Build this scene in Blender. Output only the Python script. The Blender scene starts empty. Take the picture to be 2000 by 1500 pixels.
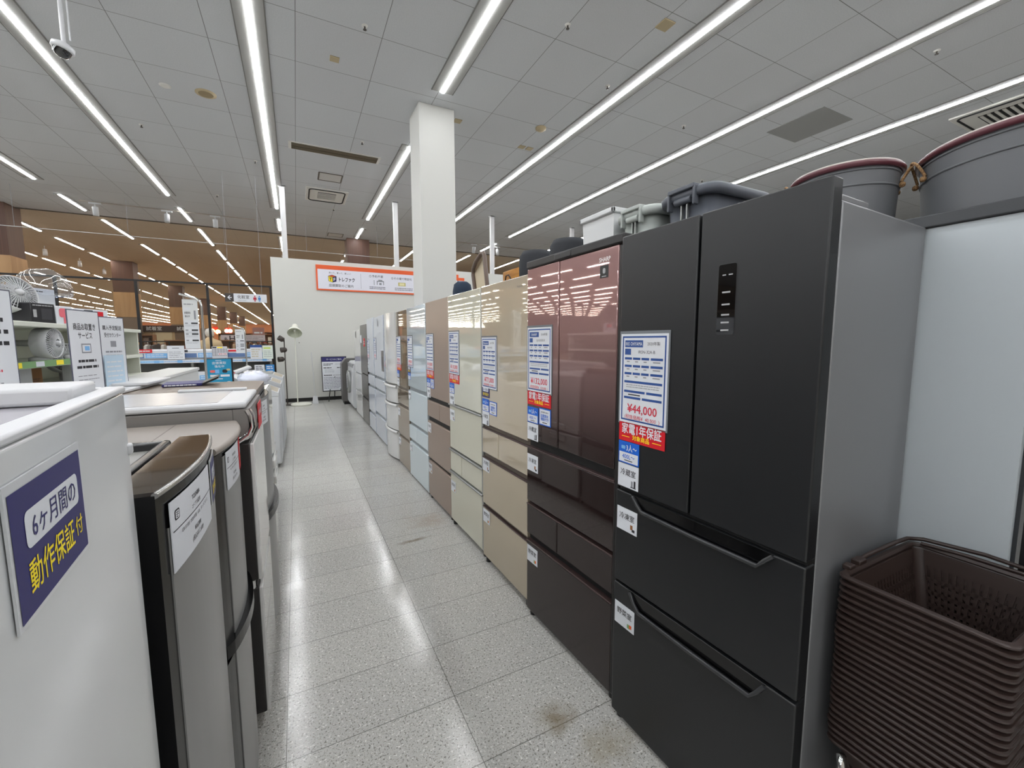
import bpy, bmesh, math, random
from mathutils import Matrix, Vector
random.seed(7)
R = math.radians
scene = bpy.context.scene
COL = scene.collection

# ------------------------------------------------------------------ materials
def lin(c):
    c = c / 255.0
    return c / 12.92 if c <= 0.04045 else ((c + 0.055) / 1.055) ** 2.4
def rgb(r, g, b): return (lin(r), lin(g), lin(b), 1.0)

MATS = {}
def mat(name, col, rough=0.5, metal=0.0, coat=0.0, emit=None, spec=0.5, noise=0.0, nscale=40.0, bump=0.0, bscale=200.0, coat_rough=0.03):
    if name in MATS: return MATS[name]
    m = bpy.data.materials.new(name); m.use_nodes = True
    nt = m.node_tree; b = nt.nodes['Principled BSDF']
    c = rgb(*col)
    b.inputs['Base Color'].default_value = c
    b.inputs['Roughness'].default_value = rough
    b.inputs['Metallic'].default_value = metal
    b.inputs['Coat Weight'].default_value = coat
    b.inputs['Coat Roughness'].default_value = coat_rough
    b.inputs['Specular IOR Level'].default_value = spec
    if emit:
        b.inputs['Emission Color'].default_value = rgb(*emit[:3]); b.inputs['Emission Strength'].default_value = emit[3]
    if noise or bump:
        g = nt.nodes.new('ShaderNodeNewGeometry')
        if noise:
            n = nt.nodes.new('ShaderNodeTexNoise'); n.inputs['Scale'].default_value = nscale; n.inputs['Detail'].default_value = 4
            r = nt.nodes.new('ShaderNodeMapRange'); r.inputs['To Min'].default_value = 1 - noise; r.inputs['To Max'].default_value = 1 + noise
            mx = nt.nodes.new('ShaderNodeVectorMath'); mx.operation = 'SCALE'; mx.inputs[0].default_value = c[:3]
            nt.links.new(g.outputs['Position'], n.inputs['Vector']); nt.links.new(n.outputs['Fac'], r.inputs['Value'])
            nt.links.new(r.outputs['Result'], mx.inputs['Scale']); nt.links.new(mx.outputs['Vector'], b.inputs['Base Color'])
        if bump:
            n2 = nt.nodes.new('ShaderNodeTexNoise'); n2.inputs['Scale'].default_value = bscale; n2.inputs['Detail'].default_value = 2
            bp = nt.nodes.new('ShaderNodeBump'); bp.inputs['Strength'].default_value = bump; bp.inputs['Distance'].default_value = 0.002
            nt.links.new(g.outputs['Position'], n2.inputs['Vector']); nt.links.new(n2.outputs['Fac'], bp.inputs['Height'])
            nt.links.new(bp.outputs['Normal'], b.inputs['Normal'])
    MATS[name] = m
    return m

def glass_mat(name, tint=(255, 255, 255), refl=0.12):
    if name in MATS: return MATS[name]
    m = bpy.data.materials.new(name); m.use_nodes = True; nt = m.node_tree
    out = nt.nodes['Material Output']; nt.nodes.remove(nt.nodes['Principled BSDF'])
    t = nt.nodes.new('ShaderNodeBsdfTransparent'); t.inputs['Color'].default_value = rgb(*tint)
    g = nt.nodes.new('ShaderNodeBsdfGlossy'); g.inputs['Roughness'].default_value = 0.02
    f = nt.nodes.new('ShaderNodeLayerWeight'); f.inputs['Blend'].default_value = 0.25
    a = nt.nodes.new('ShaderNodeMath'); a.operation = 'MULTIPLY_ADD'; a.inputs[1].default_value = 0.5; a.inputs[2].default_value = refl * 0.15
    mx = nt.nodes.new('ShaderNodeMixShader')
    nt.links.new(f.outputs['Facing'], a.inputs[0]); nt.links.new(a.outputs['Value'], mx.inputs['Fac'])
    nt.links.new(t.outputs['BSDF'], mx.inputs[1]); nt.links.new(g.outputs['BSDF'], mx.inputs[2])
    nt.links.new(mx.outputs['Shader'], out.inputs['Surface'])
    MATS[name] = m
    return m

def floor_mat():
    m = bpy.data.materials.new('vinyl_floor_tile'); m.use_nodes = True; nt = m.node_tree; N = nt.nodes; L = nt.links
    b = N['Principled BSDF']; g = N.new('ShaderNodeNewGeometry')
    mp = N.new('ShaderNodeMapping'); mp.inputs['Location'].default_value = (0.099 + 0.61 * 40, -1.838 + 0.308 * 60, 0)
    L.new(g.outputs['Position'], mp.inputs['Vector'])
    bt = N.new('ShaderNodeTexBrick'); bt.offset = 0.0; bt.squash = 1.0
    bt.inputs['Scale'].default_value = 1.0; bt.inputs['Brick Width'].default_value = 0.61; bt.inputs['Row Height'].default_value = 0.308
    bt.inputs['Mortar Size'].default_value = 0.0014; bt.inputs['Mortar Smooth'].default_value = 0.3; bt.inputs['Bias'].default_value = 0.0
    bt.inputs['Color1'].default_value = rgb(184, 183, 179); bt.inputs['Color2'].default_value = rgb(190, 189, 184); bt.inputs['Mortar'].default_value = rgb(96, 94, 88)
    L.new(mp.outputs['Vector'], bt.inputs['Vector'])
    def chips(scale, lo, hi, colr, prev, w=1.0):
        v = N.new('ShaderNodeTexNoise'); v.inputs['Scale'].default_value = scale; v.inputs['Detail'].default_value = 2.0
        L.new(g.outputs['Position'], v.inputs['Vector'])
        r = N.new('ShaderNodeMapRange'); r.inputs['From Min'].default_value = lo; r.inputs['From Max'].default_value = hi; r.inputs['To Max'].default_value = w
        L.new(v.outputs['Fac'], r.inputs['Value'])
        mx = N.new('ShaderNodeMix'); mx.data_type = 'RGBA'; mx.inputs['B'].default_value = colr
        L.new(r.outputs['Result'], mx.inputs['Factor']); L.new(prev, mx.inputs['A'])
        return mx.outputs['Result']
    c = chips(135, 0.60, 0.64, rgb(104, 101, 94), bt.outputs['Color'], 0.9)
    c = chips(105, 0.60, 0.65, rgb(232, 231, 226), c, 0.9)
    c = chips(210, 0.59, 0.64, rgb(140, 132, 120), c, 0.8)
    # scuffs and brown stains with their own outline
    mm = N.new('ShaderNodeMix'); mm.data_type = 'RGBA'; mm.inputs['B'].default_value = rgb(96, 94, 88); L.new(bt.outputs['Fac'], mm.inputs['Factor']); L.new(c, mm.inputs['A']); c = mm.outputs['Result']
    def stain(prev, cx, cy, rx, ry, ang, colr, w):
        mp2 = N.new('ShaderNodeMapping'); mp2.vector_type = 'TEXTURE'
        mp2.inputs['Location'].default_value = (cx, cy, 0); mp2.inputs['Rotation'].default_value = (0, 0, ang); mp2.inputs['Scale'].default_value = (rx, ry, 1)
        L.new(g.outputs['Position'], mp2.inputs['Vector'])
        ln = N.new('ShaderNodeVectorMath'); ln.operation = 'LENGTH'; L.new(mp2.outputs['Vector'], ln.inputs[0])
        nz = N.new('ShaderNodeTexNoise'); nz.inputs['Scale'].default_value = 14; nz.inputs['Detail'].default_value = 5; L.new(g.outputs['Position'], nz.inputs['Vector'])
        ad = N.new('ShaderNodeMath'); ad.operation = 'MULTIPLY_ADD'; ad.inputs[1].default_value = 1.6; L.new(nz.outputs['Fac'], ad.inputs[0]); L.new(ln.outputs['Value'], ad.inputs[2])
        r = N.new('ShaderNodeMapRange'); r.inputs['From Min'].default_value = 1.75; r.inputs['From Max'].default_value = 0.9; r.inputs['To Min'].default_value = 0; r.inputs['To Max'].default_value = w
        L.new(ad.outputs['Value'], r.inputs['Value'])
        mx = N.new('ShaderNodeMix'); mx.data_type = 'RGBA'; mx.inputs['B'].default_value = colr
        L.new(r.outputs['Result'], mx.inputs['Factor']); L.new(prev, mx.inputs['A'])
        return mx.outputs['Result']
    c = stain(c, 0.82, 1.25, 0.10, 0.09, 0.2, rgb(120, 105, 78), 0.75)
    c = stain(c, 0.93, 1.08, 0.16, 0.10, 0.2, rgb(140, 128, 100), 0.5)
    c = stain(c, 0.70, 2.96, 0.16, 0.03, 0.1, rgb(118, 106, 84), 0.8)
    c = stain(c, 0.88, 3.25, 0.2, 0.2, 0.1, rgb(160, 142, 120), 0.45)
    L.new(c, b.inputs['Base Color'])
    w = N.new('ShaderNodeTexNoise'); w.inputs['Scale'].default_value = 3.0; w.inputs['Detail'].default_value = 3; L.new(g.outputs['Position'], w.inputs['Vector'])
    rr = N.new('ShaderNodeMapRange'); rr.inputs['To Min'].default_value = 0.09; rr.inputs['To Max'].default_value = 0.20; b.inputs['Specular IOR Level'].default_value = 0.28; L.new(w.outputs['Fac'], rr.inputs['Value'])
    L.new(rr.outputs['Result'], b.inputs['Roughness'])
    w2 = N.new('ShaderNodeTexNoise'); w2.inputs['Scale'].default_value = 5.0; L.new(g.outputs['Position'], w2.inputs['Vector'])
    bp = N.new('ShaderNodeBump'); bp.inputs['Strength'].default_value = 0.30; bp.inputs['Distance'].default_value = 0.006
    L.new(w2.outputs['Fac'], bp.inputs['Height']); L.new(bp.outputs['Normal'], b.inputs['Normal'])
    return m

def ceil_mat(name, base, line, tile, ox, oy, mortar=0.004):
    m = bpy.data.materials.new(name); m.use_nodes = True; nt = m.node_tree; N = nt.nodes; L = nt.links
    b = N['Principled BSDF']; b.inputs['Roughness'].default_value = 0.9; g = N.new('ShaderNodeNewGeometry')
    mp = N.new('ShaderNodeMapping'); mp.inputs['Location'].default_value = (ox + tile * 100, oy + tile * 100, 0); L.new(g.outputs['Position'], mp.inputs['Vector'])
    bt = N.new('ShaderNodeTexBrick'); bt.offset = 0.0
    bt.inputs['Scale'].default_value = 1.0; bt.inputs['Brick Width'].default_value = tile; bt.inputs['Row Height'].default_value = tile
    bt.inputs['Mortar Size'].default_value = mortar; bt.inputs['Mortar Smooth'].default_value = 0.2; bt.inputs['Bias'].default_value = 0
    bt.inputs['Color1'].default_value = rgb(*base); bt.inputs['Color2'].default_value = rgb(*[int(x * 0.985) for x in base]); bt.inputs['Mortar'].default_value = rgb(*line)
    L.new(mp.outputs['Vector'], bt.inputs['Vector'])
    n = N.new('ShaderNodeTexNoise'); n.inputs['Scale'].default_value = 90; n.inputs['Detail'].default_value = 3; L.new(g.outputs['Position'], n.inputs['Vector'])
    r = N.new('ShaderNodeMapRange'); r.inputs['From Min'].default_value = 0.3; r.inputs['From Max'].default_value = 0.7; r.inputs['To Min'].default_value = 0.93; r.inputs['To Max'].default_value = 1.05; L.new(n.outputs['Fac'], r.inputs['Value'])
    mx = N.new('ShaderNodeVectorMath'); mx.operation = 'SCALE'; L.new(bt.outputs['Color'], mx.inputs[0]); L.new(r.outputs['Result'], mx.inputs['Scale'])
    L.new(mx.outputs['Vector'], b.inputs['Base Color'])
    return m

def streak_mat(name, col, col2, rough, metal, axis_scale, coat=0.0, lo=0.35, hi=0.65):
    """brushed steel / wood grain: noise stretched along one axis"""
    if name in MATS: return MATS[name]
    m = bpy.data.materials.new(name); m.use_nodes = True; nt = m.node_tree; N = nt.nodes; L = nt.links
    b = N['Principled BSDF']; b.inputs['Roughness'].default_value = rough; b.inputs['Metallic'].default_value = metal; b.inputs['Coat Weight'].default_value = coat
    g = N.new('ShaderNodeNewGeometry'); mp = N.new('ShaderNodeMapping'); mp.inputs['Scale'].default_value = axis_scale; L.new(g.outputs['Position'], mp.inputs['Vector'])
    n = N.new('ShaderNodeTexNoise'); n.inputs['Scale'].default_value = 1.0; n.inputs['Detail'].default_value = 5; n.inputs['Distortion'].default_value = 0.4; L.new(mp.outputs['Vector'], n.inputs['Vector'])
    cr = N.new('ShaderNodeValToRGB'); cr.color_ramp.elements[0].position = lo; cr.color_ramp.elements[1].position = hi
    cr.color_ramp.elements[0].color = rgb(*col); cr.color_ramp.elements[1].color = rgb(*col2)
    L.new(n.outputs['Fac'], cr.inputs['Fac']); L.new(cr.outputs['Color'], b.inputs['Base Color'])
    MATS[name] = m
    return m

# ------------------------------------------------------------------ text outlines (built-in font)
TXT = {}
def text_geo(s, bold=0.0):
    k = (s, bold)
    if k in TXT: return TXT[k]
    cu = bpy.data.curves.new('lettering', 'FONT'); cu.body = s; cu.size = 1.0; cu.resolution_u = 2; cu.offset = bold
    ob = bpy.data.objects.new('lettering', cu); COL.objects.link(ob)
    dg = bpy.context.evaluated_depsgraph_get(); dg.update()
    me = bpy.data.meshes.new_from_object(ob.evaluated_get(dg))
    V = [(v.co.x, v.co.y) for v in me.vertices]; F = [tuple(p.vertices) for p in me.polygons]
    F2 = []
    for p in F:      # make every face look the same way
        a = sum(V[p[i]][0] * V[p[(i + 1) % len(p)]][1] - V[p[(i + 1) % len(p)]][0] * V[p[i]][1] for i in range(len(p)))
        F2.append(p if a > 0 else tuple(reversed(p)))
    bpy.data.objects.remove(ob); bpy.data.curves.remove(cu); bpy.data.meshes.remove(me)
    if V:
        x0 = min(v[0] for v in V); x1 = max(v[0] for v in V); y0 = min(v[1] for v in V); y1 = max(v[1] for v in V)
    else: x0 = x1 = y0 = y1 = 0
    TXT[k] = (V, F2, x0, x1, y0, y1)
    return TXT[k]

# ------------------------------------------------------------------ mesh builder
class MB:
    def __init__(s): s.v = []; s.f = []; s.m = []; s.s = []; s.mats = []
    def mi(s, m):
        if m not in s.mats: s.mats.append(m)
        return s.mats.index(m)
    def add(s, V, F, m, smooth=False):
        o = len(s.v); i = s.mi(m); s.v.extend([tuple(p) for p in V])
        for f in F: s.f.append(tuple(o + k for k in f)); s.m.append(i); s.s.append(smooth)
        return s
    def box(s, x0, x1, y0, y1, z0, z1, m, bev=0.0, seg=2):
        if x0 > x1: x0, x1 = x1, x0
        if y0 > y1: y0, y1 = y1, y0
        if z0 > z1: z0, z1 = z1, z0
        if bev <= 0:
            V = [(x, y, z) for z in (z0, z1) for y in (y0, y1) for x in (x0, x1)]
            return s.add(V, [(0, 2, 3, 1), (4, 5, 7, 6), (0, 1, 5, 4), (2, 6, 7, 3), (0, 4, 6, 2), (1, 3, 7, 5)], m)
        bm = bmesh.new(); bmesh.ops.create_cube(bm, size=1)
        for v in bm.verts: v.co = Vector(((x0 + x1) / 2 + v.co.x * (x1 - x0), (y0 + y1) / 2 + v.co.y * (y1 - y0), (z0 + z1) / 2 + v.co.z * (z1 - z0)))
        bev = min(bev, 0.49 * min(x1 - x0, y1 - y0, z1 - z0))
        bmesh.ops.bevel(bm, geom=bm.edges[:], offset=bev, segments=seg, profile=0.5, affect='EDGES')
        bm.normal_update(); bm.verts.index_update()
        V = [v.co[:] for v in bm.verts]
        s.add(V, [[v.index for v in f.verts] for f in bm.faces if max(map(abs, f.normal)) > .999], m)
        s.add(V, [[v.index for v in f.verts] for f in bm.faces if max(map(abs, f.normal)) <= .999], m, True)
        bm.free(); return s
    def bm(s, bm, m, smooth=False):
        bm.verts.index_update()
        s.add([v.co[:] for v in bm.verts], [[v.index for v in f.verts] for f in bm.faces], m, smooth); bm.free(); return s
    def prism(s, out, z0, z1, m, axis='z', smooth=False, taper=1.0, ctr=(0, 0)):
        n = len(out)
        a = sum(out[i][0] * out[(i + 1) % n][1] - out[(i + 1) % n][0] * out[i][1] for i in range(n))
        if a < 0: out = out[::-1]
        def P(p, z):
            return {'z': (p[0], p[1], z), 'x': (z, p[0], p[1]), 'y': (p[1], z, p[0])}[axis]
        o2 = [(ctr[0] + (p[0] - ctr[0]) * taper, ctr[1] + (p[1] - ctr[1]) * taper) for p in out]
        s.add([P(p, z0) for p in out] + [P(p, z1) for p in o2], [tuple(range(n))[::-1], tuple(range(n, 2 * n))], m)
        s.add([P(p, z0) for p in out] + [P(p, z1) for p in o2], [(i, (i + 1) % n, n + (i + 1) % n, n + i) for i in range(n)], m, smooth)
        return s
    def prism_xz(s, out, y0, y1, m):            # outline given as (x, z), pushed along y
        return s.prism([(p[1], p[0]) for p in out], y0, y1, m, axis='y')
    def cyl(s, p0, p1, r0, m, r1=None, n=16, caps=True, smooth=True):
        r1 = r0 if r1 is None else r1
        p0 = Vector(p0); p1 = Vector(p1); d = (p1 - p0).normalized()
        a = d.orthogonal().normalized(); b = d.cross(a)
        V = [p0 + (a * math.cos(t) + b * math.sin(t)) * r0 for t in [2 * math.pi * i / n for i in range(n)]]
        V += [p1 + (a * math.cos(t) + b * math.sin(t)) * r1 for t in [2 * math.pi * i / n for i in range(n)]]
        s.add(V, [(i, (i + 1) % n, n + (i + 1) % n, n + i) for i in range(n)], m, smooth)
        if caps: s.add(V, [tuple(range(n))[::-1], tuple(range(n, 2 * n))], m)
        return s
    def tube(s, pts, r, m, n=8, closed=False):
        P = [Vector(p) for p in pts]; k = len(P); V = []; F = []; prev = None
        for i in range(k):
            t = (P[(i + 1) % k] - P[i - 1]) if closed else (P[min(i + 1, k - 1)] - P[max(i - 1, 0)])
            t.normalize()
            if prev is None: a = t.orthogonal().normalized()
            else:
                a = prev - t * prev.dot(t); a = a.normalized() if a.length > 1e-6 else t.orthogonal().normalized()
            prev = a; b = t.cross(a)
            V += [P[i] + (a * math.cos(2 * math.pi * j / n) + b * math.sin(2 * math.pi * j / n)) * r for j in range(n)]
        for i in range(k if closed else k - 1):
            q = (i + 1) % k
            F += [(i * n + j, i * n + (j + 1) % n, q * n + (j + 1) % n, q * n + j) for j in range(n)]
        s.add(V, F, m, True)
        if not closed: s.add(V, [tuple(range(n))[::-1], tuple(range((k - 1) * n, k * n))], m)
        return s
    def lathe(s, prof, m, n=32, M=None, smooth=True):
        V = []; F = []; k = len(prof)
        for j in range(n):
            t = 2 * math.pi * j / n
            V += [(r * math.cos(t), r * math.sin(t), z) for r, z in prof]
        for j in range(n):
            q = (j + 1) % n
            F += [(j * k + i, q * k + i, q * k + i + 1, j * k + i + 1) for i in range(k - 1)]
        if M is not None: V = [tuple(M @ Vector(v)) for v in V]
        return s.add(V, F, m, smooth)
    def quad(s, x0, x1, z0, z1, y, m):          # upright face looking to -y
        return s.add([(x0, y, z0), (x1, y, z0), (x1, y, z1), (x0, y, z1)], [(0, 1, 2, 3)], m)
    def rrect(s, x0, x1, z0, z1, r, y, m, n=4):
        V = []
        for cx, cz, a0 in ((x1 - r, z0 + r, -90), (x1 - r, z1 - r, 0), (x0 + r, z1 - r, 90), (x0 + r, z0 + r, 180)):
            V += [(cx + r * math.cos(R(a0 + 90 * i / n)), y, cz + r * math.sin(R(a0 + 90 * i / n))) for i in range(n + 1)]
        return s.add(V, [tuple(range(len(V)))], m)
    def text(s, t, cx, cz, h, m, y=0.0, w=None, bold=0.0, align='c', sp=None):
        cjk = any(ord(ch) > 0x2E80 for ch in t)
        V, F, x0, x1, y0, y1 = text_geo(t)
        if not V: return s
        sz = h / 0.74
        kx = sz
        if w and (x1 - x0) * sz > w: kx = w / (x1 - x0)
        if w and sp == 'fit': kx = w / (x1 - x0)
        mid = (x0 + x1) / 2 if align == 'c' else x0
        st = ((-1, 0), (1, 0), (0, -1), (0, 1)) if bold > .003 else ((0, 0),)     # heavier strokes for bold signs
        for i, (dx, dz) in enumerate(st):
            s.add([(cx + (a - mid + dx * bold * .9) * kx, y - i * 2e-5, cz + (b - 0.35 + dz * bold * .9) * sz) for a, b in V], F, m)
        return s
    def lines(s, x0, x1, z0, z1, k, m, y, fill=0.45, seed=1):
        rnd = random.Random(seed); h = (z1 - z0) / k
        for i in range(k):
            x = x0
            zz = z1 - h * (i + 0.5)
            end = x1 - (x1 - x0) * rnd.choice([0, 0, 0.1, 0.25])
            while x < end:
                l = min(rnd.uniform(0.6, 2.2) * h, end - x)
                if l > 0.2 * h: s.quad(x, x + l * 0.86, zz - h * fill / 2, zz + h * fill / 2, y, m)
                x += l
        return s
    def bend(s, w, bulge, x0, step=.02):
        """wrap the flat card onto a bowed door: cut it into narrow strips, then push each vertex onto the bow"""
        bm = bmesh.new(); vs = [bm.verts.new(v) for v in s.v]; lay = []
        for f, m, sm in zip(s.f, s.m, s.s):
            try: q = bm.faces.new([vs[i] for i in f]); q.material_index = m; q.smooth = sm
            except ValueError: pass
        xs = [v[0] for v in s.v]; x = min(xs) + step
        while x < max(xs):
            bmesh.ops.bisect_plane(bm, geom=bm.verts[:] + bm.edges[:] + bm.faces[:], plane_co=(x, 0, 0), plane_no=(1, 0, 0)); x += step
        for v in bm.verts: v.co.y -= bulge * (1 - (2 * (v.co.x + x0) / w - 1) ** 2)
        bm.verts.index_update()
        s.v = [v.co[:] for v in bm.verts]; s.f = [[v.index for v in f.verts] for f in bm.faces]; s.m = [f.material_index for f in bm.faces]; s.s = [f.smooth for f in bm.faces]
        bm.free(); return s
    def build(s, name, parent=None, loc=(0, 0, 0), rot=(0, 0, 0)):
        me = bpy.data.meshes.new(name); me.from_pydata(s.v, [], s.f)
        for m in s.mats: me.materials.append(m)
        me.polygons.foreach_set('material_index', s.m); me.polygons.foreach_set('use_smooth', s.s); me.update()
        o = bpy.data.objects.new(name, me); COL.objects.link(o)
        o.location = loc; o.rotation_euler = rot
        if parent: o.parent = parent
        return o

def tag(o, label, cat, group=None, kind=None):
    o['label'] = label; o['category'] = cat
    if group: o['group'] = group
    if kind: o['kind'] = kind
    return o
def thing(name, label, cat, loc=(0, 0, 0), rot=(0, 0, 0), group=None):
    o = bpy.data.objects.new(name, None); o.empty_display_size = 0.1; COL.objects.link(o)
    o.location = loc; o.rotation_euler = rot if isinstance(rot, (tuple, list)) else (0, 0, rot)
    return tag(o, label, cat, group)
def struct(o):
    o['kind'] = 'structure'; return o
def dup(o, parent=None):
    c = o.copy(); COL.objects.link(c)
    if parent: c.parent = parent
    for ch in list(o.children): dup(ch, c)
    return c
def M_of(o): return Matrix.LocRotScale(o.location, o.rotation_euler, None)
FRONT_R = R(-90)      # appliance of the right row: looks to -x
FRONT_L = R(90)       # appliance of the left row: looks to +x

# common materials
white = mat('white_plastic', (200, 201, 203), 0.35)
paper = mat('white_paper', (214, 217, 222), 0.55)
black = mat('black_plastic', (18, 18, 19), 0.4)
dark = mat('dark_recess', (12, 12, 12), 0.6)
ink = mat('black_ink', (40, 40, 44), 0.6)
grey_ink = mat('grey_ink', (140, 142, 148), 0.6)
blue = mat('blue_print', (36, 74, 140), 0.5)
bright_blue = mat('bright_blue_print', (20, 96, 200), 0.5)
navy = mat('navy_print', (34, 31, 98), 0.45)
red = mat('red_print', (208, 20, 36), 0.45)
price_red = mat('price_red_ink', (206, 48, 70), 0.55)
yellow = mat('yellow_print', (250, 226, 30), 0.5)
sleeve = mat('card_sleeve', (120, 124, 128), 0.15)
chrome = mat('chrome', (215, 215, 215), 0.12, metal=1.0)
orange = mat('orange_print', (226, 92, 40), 0.5)
sky = mat('sky_blue_print', (120, 176, 226), 0.5)
teal = mat('teal_print', (30, 140, 180), 0.5)
green = mat('green_print', (116, 156, 100), 0.5)
brown_ink = mat('brown_ink', (150, 100, 60), 0.6)
# ------------------------------------------------------------------ camera
CAM_H = 1.45
F_PX, YAW, PITCH, ROLL = 824.2, 0.4707, 0.1014, -0.0014
cd = bpy.data.cameras.new('camera'); cam = bpy.data.objects.new('camera', cd); COL.objects.link(cam)
cd.sensor_width = 36.0; cd.lens = F_PX / 2000 * 36.0; cd.clip_start = 0.02; cd.clip_end = 300
fw = Vector((math.sin(YAW) * math.cos(PITCH), math.cos(YAW) * math.cos(PITCH), -math.sin(PITCH)))
rt = Vector((math.cos(YAW), -math.sin(YAW), 0)); up = rt.cross(fw)
r2 = rt * math.cos(ROLL) + up * math.sin(ROLL); u2 = up * math.cos(ROLL) - rt * math.sin(ROLL)
m3 = Matrix((r2, u2, -fw)).transposed()
cam.matrix_world = Matrix.Translation((0, 0, CAM_H)) @ m3.to_4x4()
scene.camera = cam

# ------------------------------------------------------------------ the shell of the shop
CZ = 5.0
wallpaint = mat('wall_paint', (210, 210, 204), 0.75, bump=0.15, bscale=120)
o = MB().box(-45, 30, -10, 18, -0.2, 0, floor_mat()).build('floor'); struct(o)
wood_floor = streak_mat('rear_floor', (144, 128, 110), (170, 152, 132), 0.35, 0, (1.2, 14, 1))
o = MB().box(-60, 30, 18, 104, -0.2, 0, wood_floor).build('floor_rear'); struct(o)
ceil_near = ceil_mat('ceiling_board', (200, 202, 204), (120, 120, 118), 0.914, -1.072, -5.467)
ceil_far = ceil_mat('ceiling_board_rear', (198, 186, 168), (150, 138, 122), 0.914, -1.072, -5.467, 0.002)  # tan base carries the dim, warm floor bounce on the rear boards
o = MB().box(-45, 30, -10, 16.3, CZ, CZ + 0.2, ceil_near).build('ceiling'); struct(o)
o = MB().box(-60, 30, 16.3, 104, CZ + 0.05, CZ + 0.25, ceil_far).box(-45, 30, 16.3, 16.36, CZ - 0.02, CZ + 0.05, mat('ceiling_joint', (90, 84, 76), 0.7)).build('ceiling_rear'); struct(o)
outer = mat('outer_wall_paint', (200, 192, 182), 0.8)
for nm, b in (('wall_left', (-45.2, -45, -10, 60)), ('wall_right', (30, 30.2, -10, 104)), ('wall_behind', (-45, 30, -10.2, -10))):
    struct(MB().box(b[0], b[1], b[2], b[3], 0, CZ + 0.05, outer).build(nm))
struct(MB().box(-60, 30, 104, 104.2, 0, CZ + .05, mat('orange_brown_wall', (166, 104, 68), 0.7)).build('wall_rear'))
# white partition wall at the end of the aisle
WY = 11.35
struct(MB().box(-0.44, 9.0, WY, WY + 0.09, 0, 3.38, wallpaint).build('wall_far'))
struct(MB().box(-0.44, 9.0, WY - 0.012, WY, 0, 0.085, mat('black_skirting', (24, 23, 22), 0.4)).build('baseboard_far'))
postw = mat('white_post_paint', (212, 212, 212), 0.4)
for x in (-0.13, 2.43, 5.16, 7.93):
    tag(MB().box(x - 0.055, x + 0.055, WY + 0.0, WY + 0.09, 3.38, CZ, postw).box(x - 0.075, x + 0.075, WY - 0.0, WY + 0.1, CZ - 0.02, CZ, postw).build('support_post'),
        {-0.13: 'white post above the left end of the far white wall', 2.43: 'white post above the far wall just left of the big square pillar',
         5.16: 'white post right of the big pillar, in front of a pair of spotlights', 7.93: 'short bit of white post above the dark stool tops'}[x], 'post', 'white posts on the far wall')
struct(MB().box(1.79, 2.345, 6.57, 7.13, 0, CZ, mat('pillar_paint', (205, 205, 200), 0.7, bump=0.1, bscale=90), 0.004, 1).build('pillar'))

# glazed partition left of the far wall
frame_black = mat('black_frame', (15, 14, 14), 0.5)
mbf = MB()
mbf.box(-16, -0.44, WY, WY + 0.04, 2.685, 2.72, frame_black).box(-16, -0.44, WY, WY + 0.05, 0.0, 0.08, frame_black)
x = -0.47
for i in range(14):
    mbf.box(x - 0.022, x + 0.022, WY, WY + 0.04, 0.08, 2.685, frame_black); x -= 1.205
wf = struct(mbf.build('window_1'))
gl = glass_mat('partition_glass', (246, 248, 246), 0.1)
o = MB().box(-16, -0.44, WY + 0.02, WY + 0.028, 0.08, 2.67, gl).build('window_pane', wf)

# ------------------------------------------------------------------ ceiling lights
house = mat('light_housing', (146, 145, 141), 0.6); flange = mat('light_flange', (104, 102, 98), 0.6)
tube_on = mat('lit_diffuser', (255, 253, 248), 0.5, emit=(250, 252, 255, 31.0))
tube_warm = mat('lit_diffuser_warm', (255, 246, 232), 0.5, emit=(255, 246, 234, 31.0))
def half_tube(L, r, m, z):
    mb = MB(); n = 8
    V = []
    for y in (0, L):
        V += [(r * math.cos(math.pi * i / n), y, z - 0.5 * r * math.sin(math.pi * i / n)) for i in range(n + 1)]
    F = [(i, i + 1, n + 2 + i, n + 1 + i) for i in range(n)]
    mb.add(V, F, m, True); mb.add(V, [tuple(range(n + 1))[::-1], tuple(range(n + 1, 2 * n + 2))], m)
    return mb
def light_proto(L, m, hw):
    t = thing('ceiling_light', '', 'ceiling light')
    MB().box(-hw, hw, 0, L, -0.012, 0.0, house).box(-hw, -hw + 0.012, 0, L, -0.014, -0.012, flange).box(hw - 0.012, hw, 0, L, -0.014, -0.012, flange).build('housing', t)
    half_tube(L - 0.02, 0.034, m, -0.012).build('diffuser', t, (0, 0.01, 0))
    return t
protos = {}
def light(x, y0, L, label, group, warm=False, hw=0.16, z=CZ):
    k = (round(L, 2), warm, hw)
    if k in protos: t = dup(protos[k])
    else: t = protos[k] = light_proto(L, tube_warm if warm else tube_on, hw)
    t.location = (x, y0, z); t['label'] = label; t['group'] = group
rows = [-0.29 + 2.32 * k for k in range(-6, 5)]
for x in rows:
    k = round((x + 0.29) / 2.32)
    where = {-2: 'in the row seen at the left edge of the photo', -1: 'in the bright row that starts at the top left corner', 0: 'in the near-vertical row above the aisle', 1: 'in the row that stops at the square pillar',
             2: 'in the long row just right of the pillar', 3: 'in the second long row right of the pillar', 4: 'in the row above the big grey buckets'}.get(k, 'in a row far left beyond the frame')
    y = 13.3
    while y > -9:
        y0 = y - 2.5
        if k == 1 and 5.5 < y0 + 1 < 8.2:
            y -= 2.5; continue
        if k == 1 and y == 13.3 - 2.5: pass
        light(x, y0, 2.5, 'long white strip light ' + where, 'strip lights ' + where)
        y -= 2.5
light(2.03, 8.05, 0.23, 'short end of strip light just behind the square pillar', 'strip lights in the row that stops at the square pillar')
light(2.03, 5.8, 0.38, 'short end piece of strip light stopping before the square pillar', 'strip lights in the row that stops at the square pillar')
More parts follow.
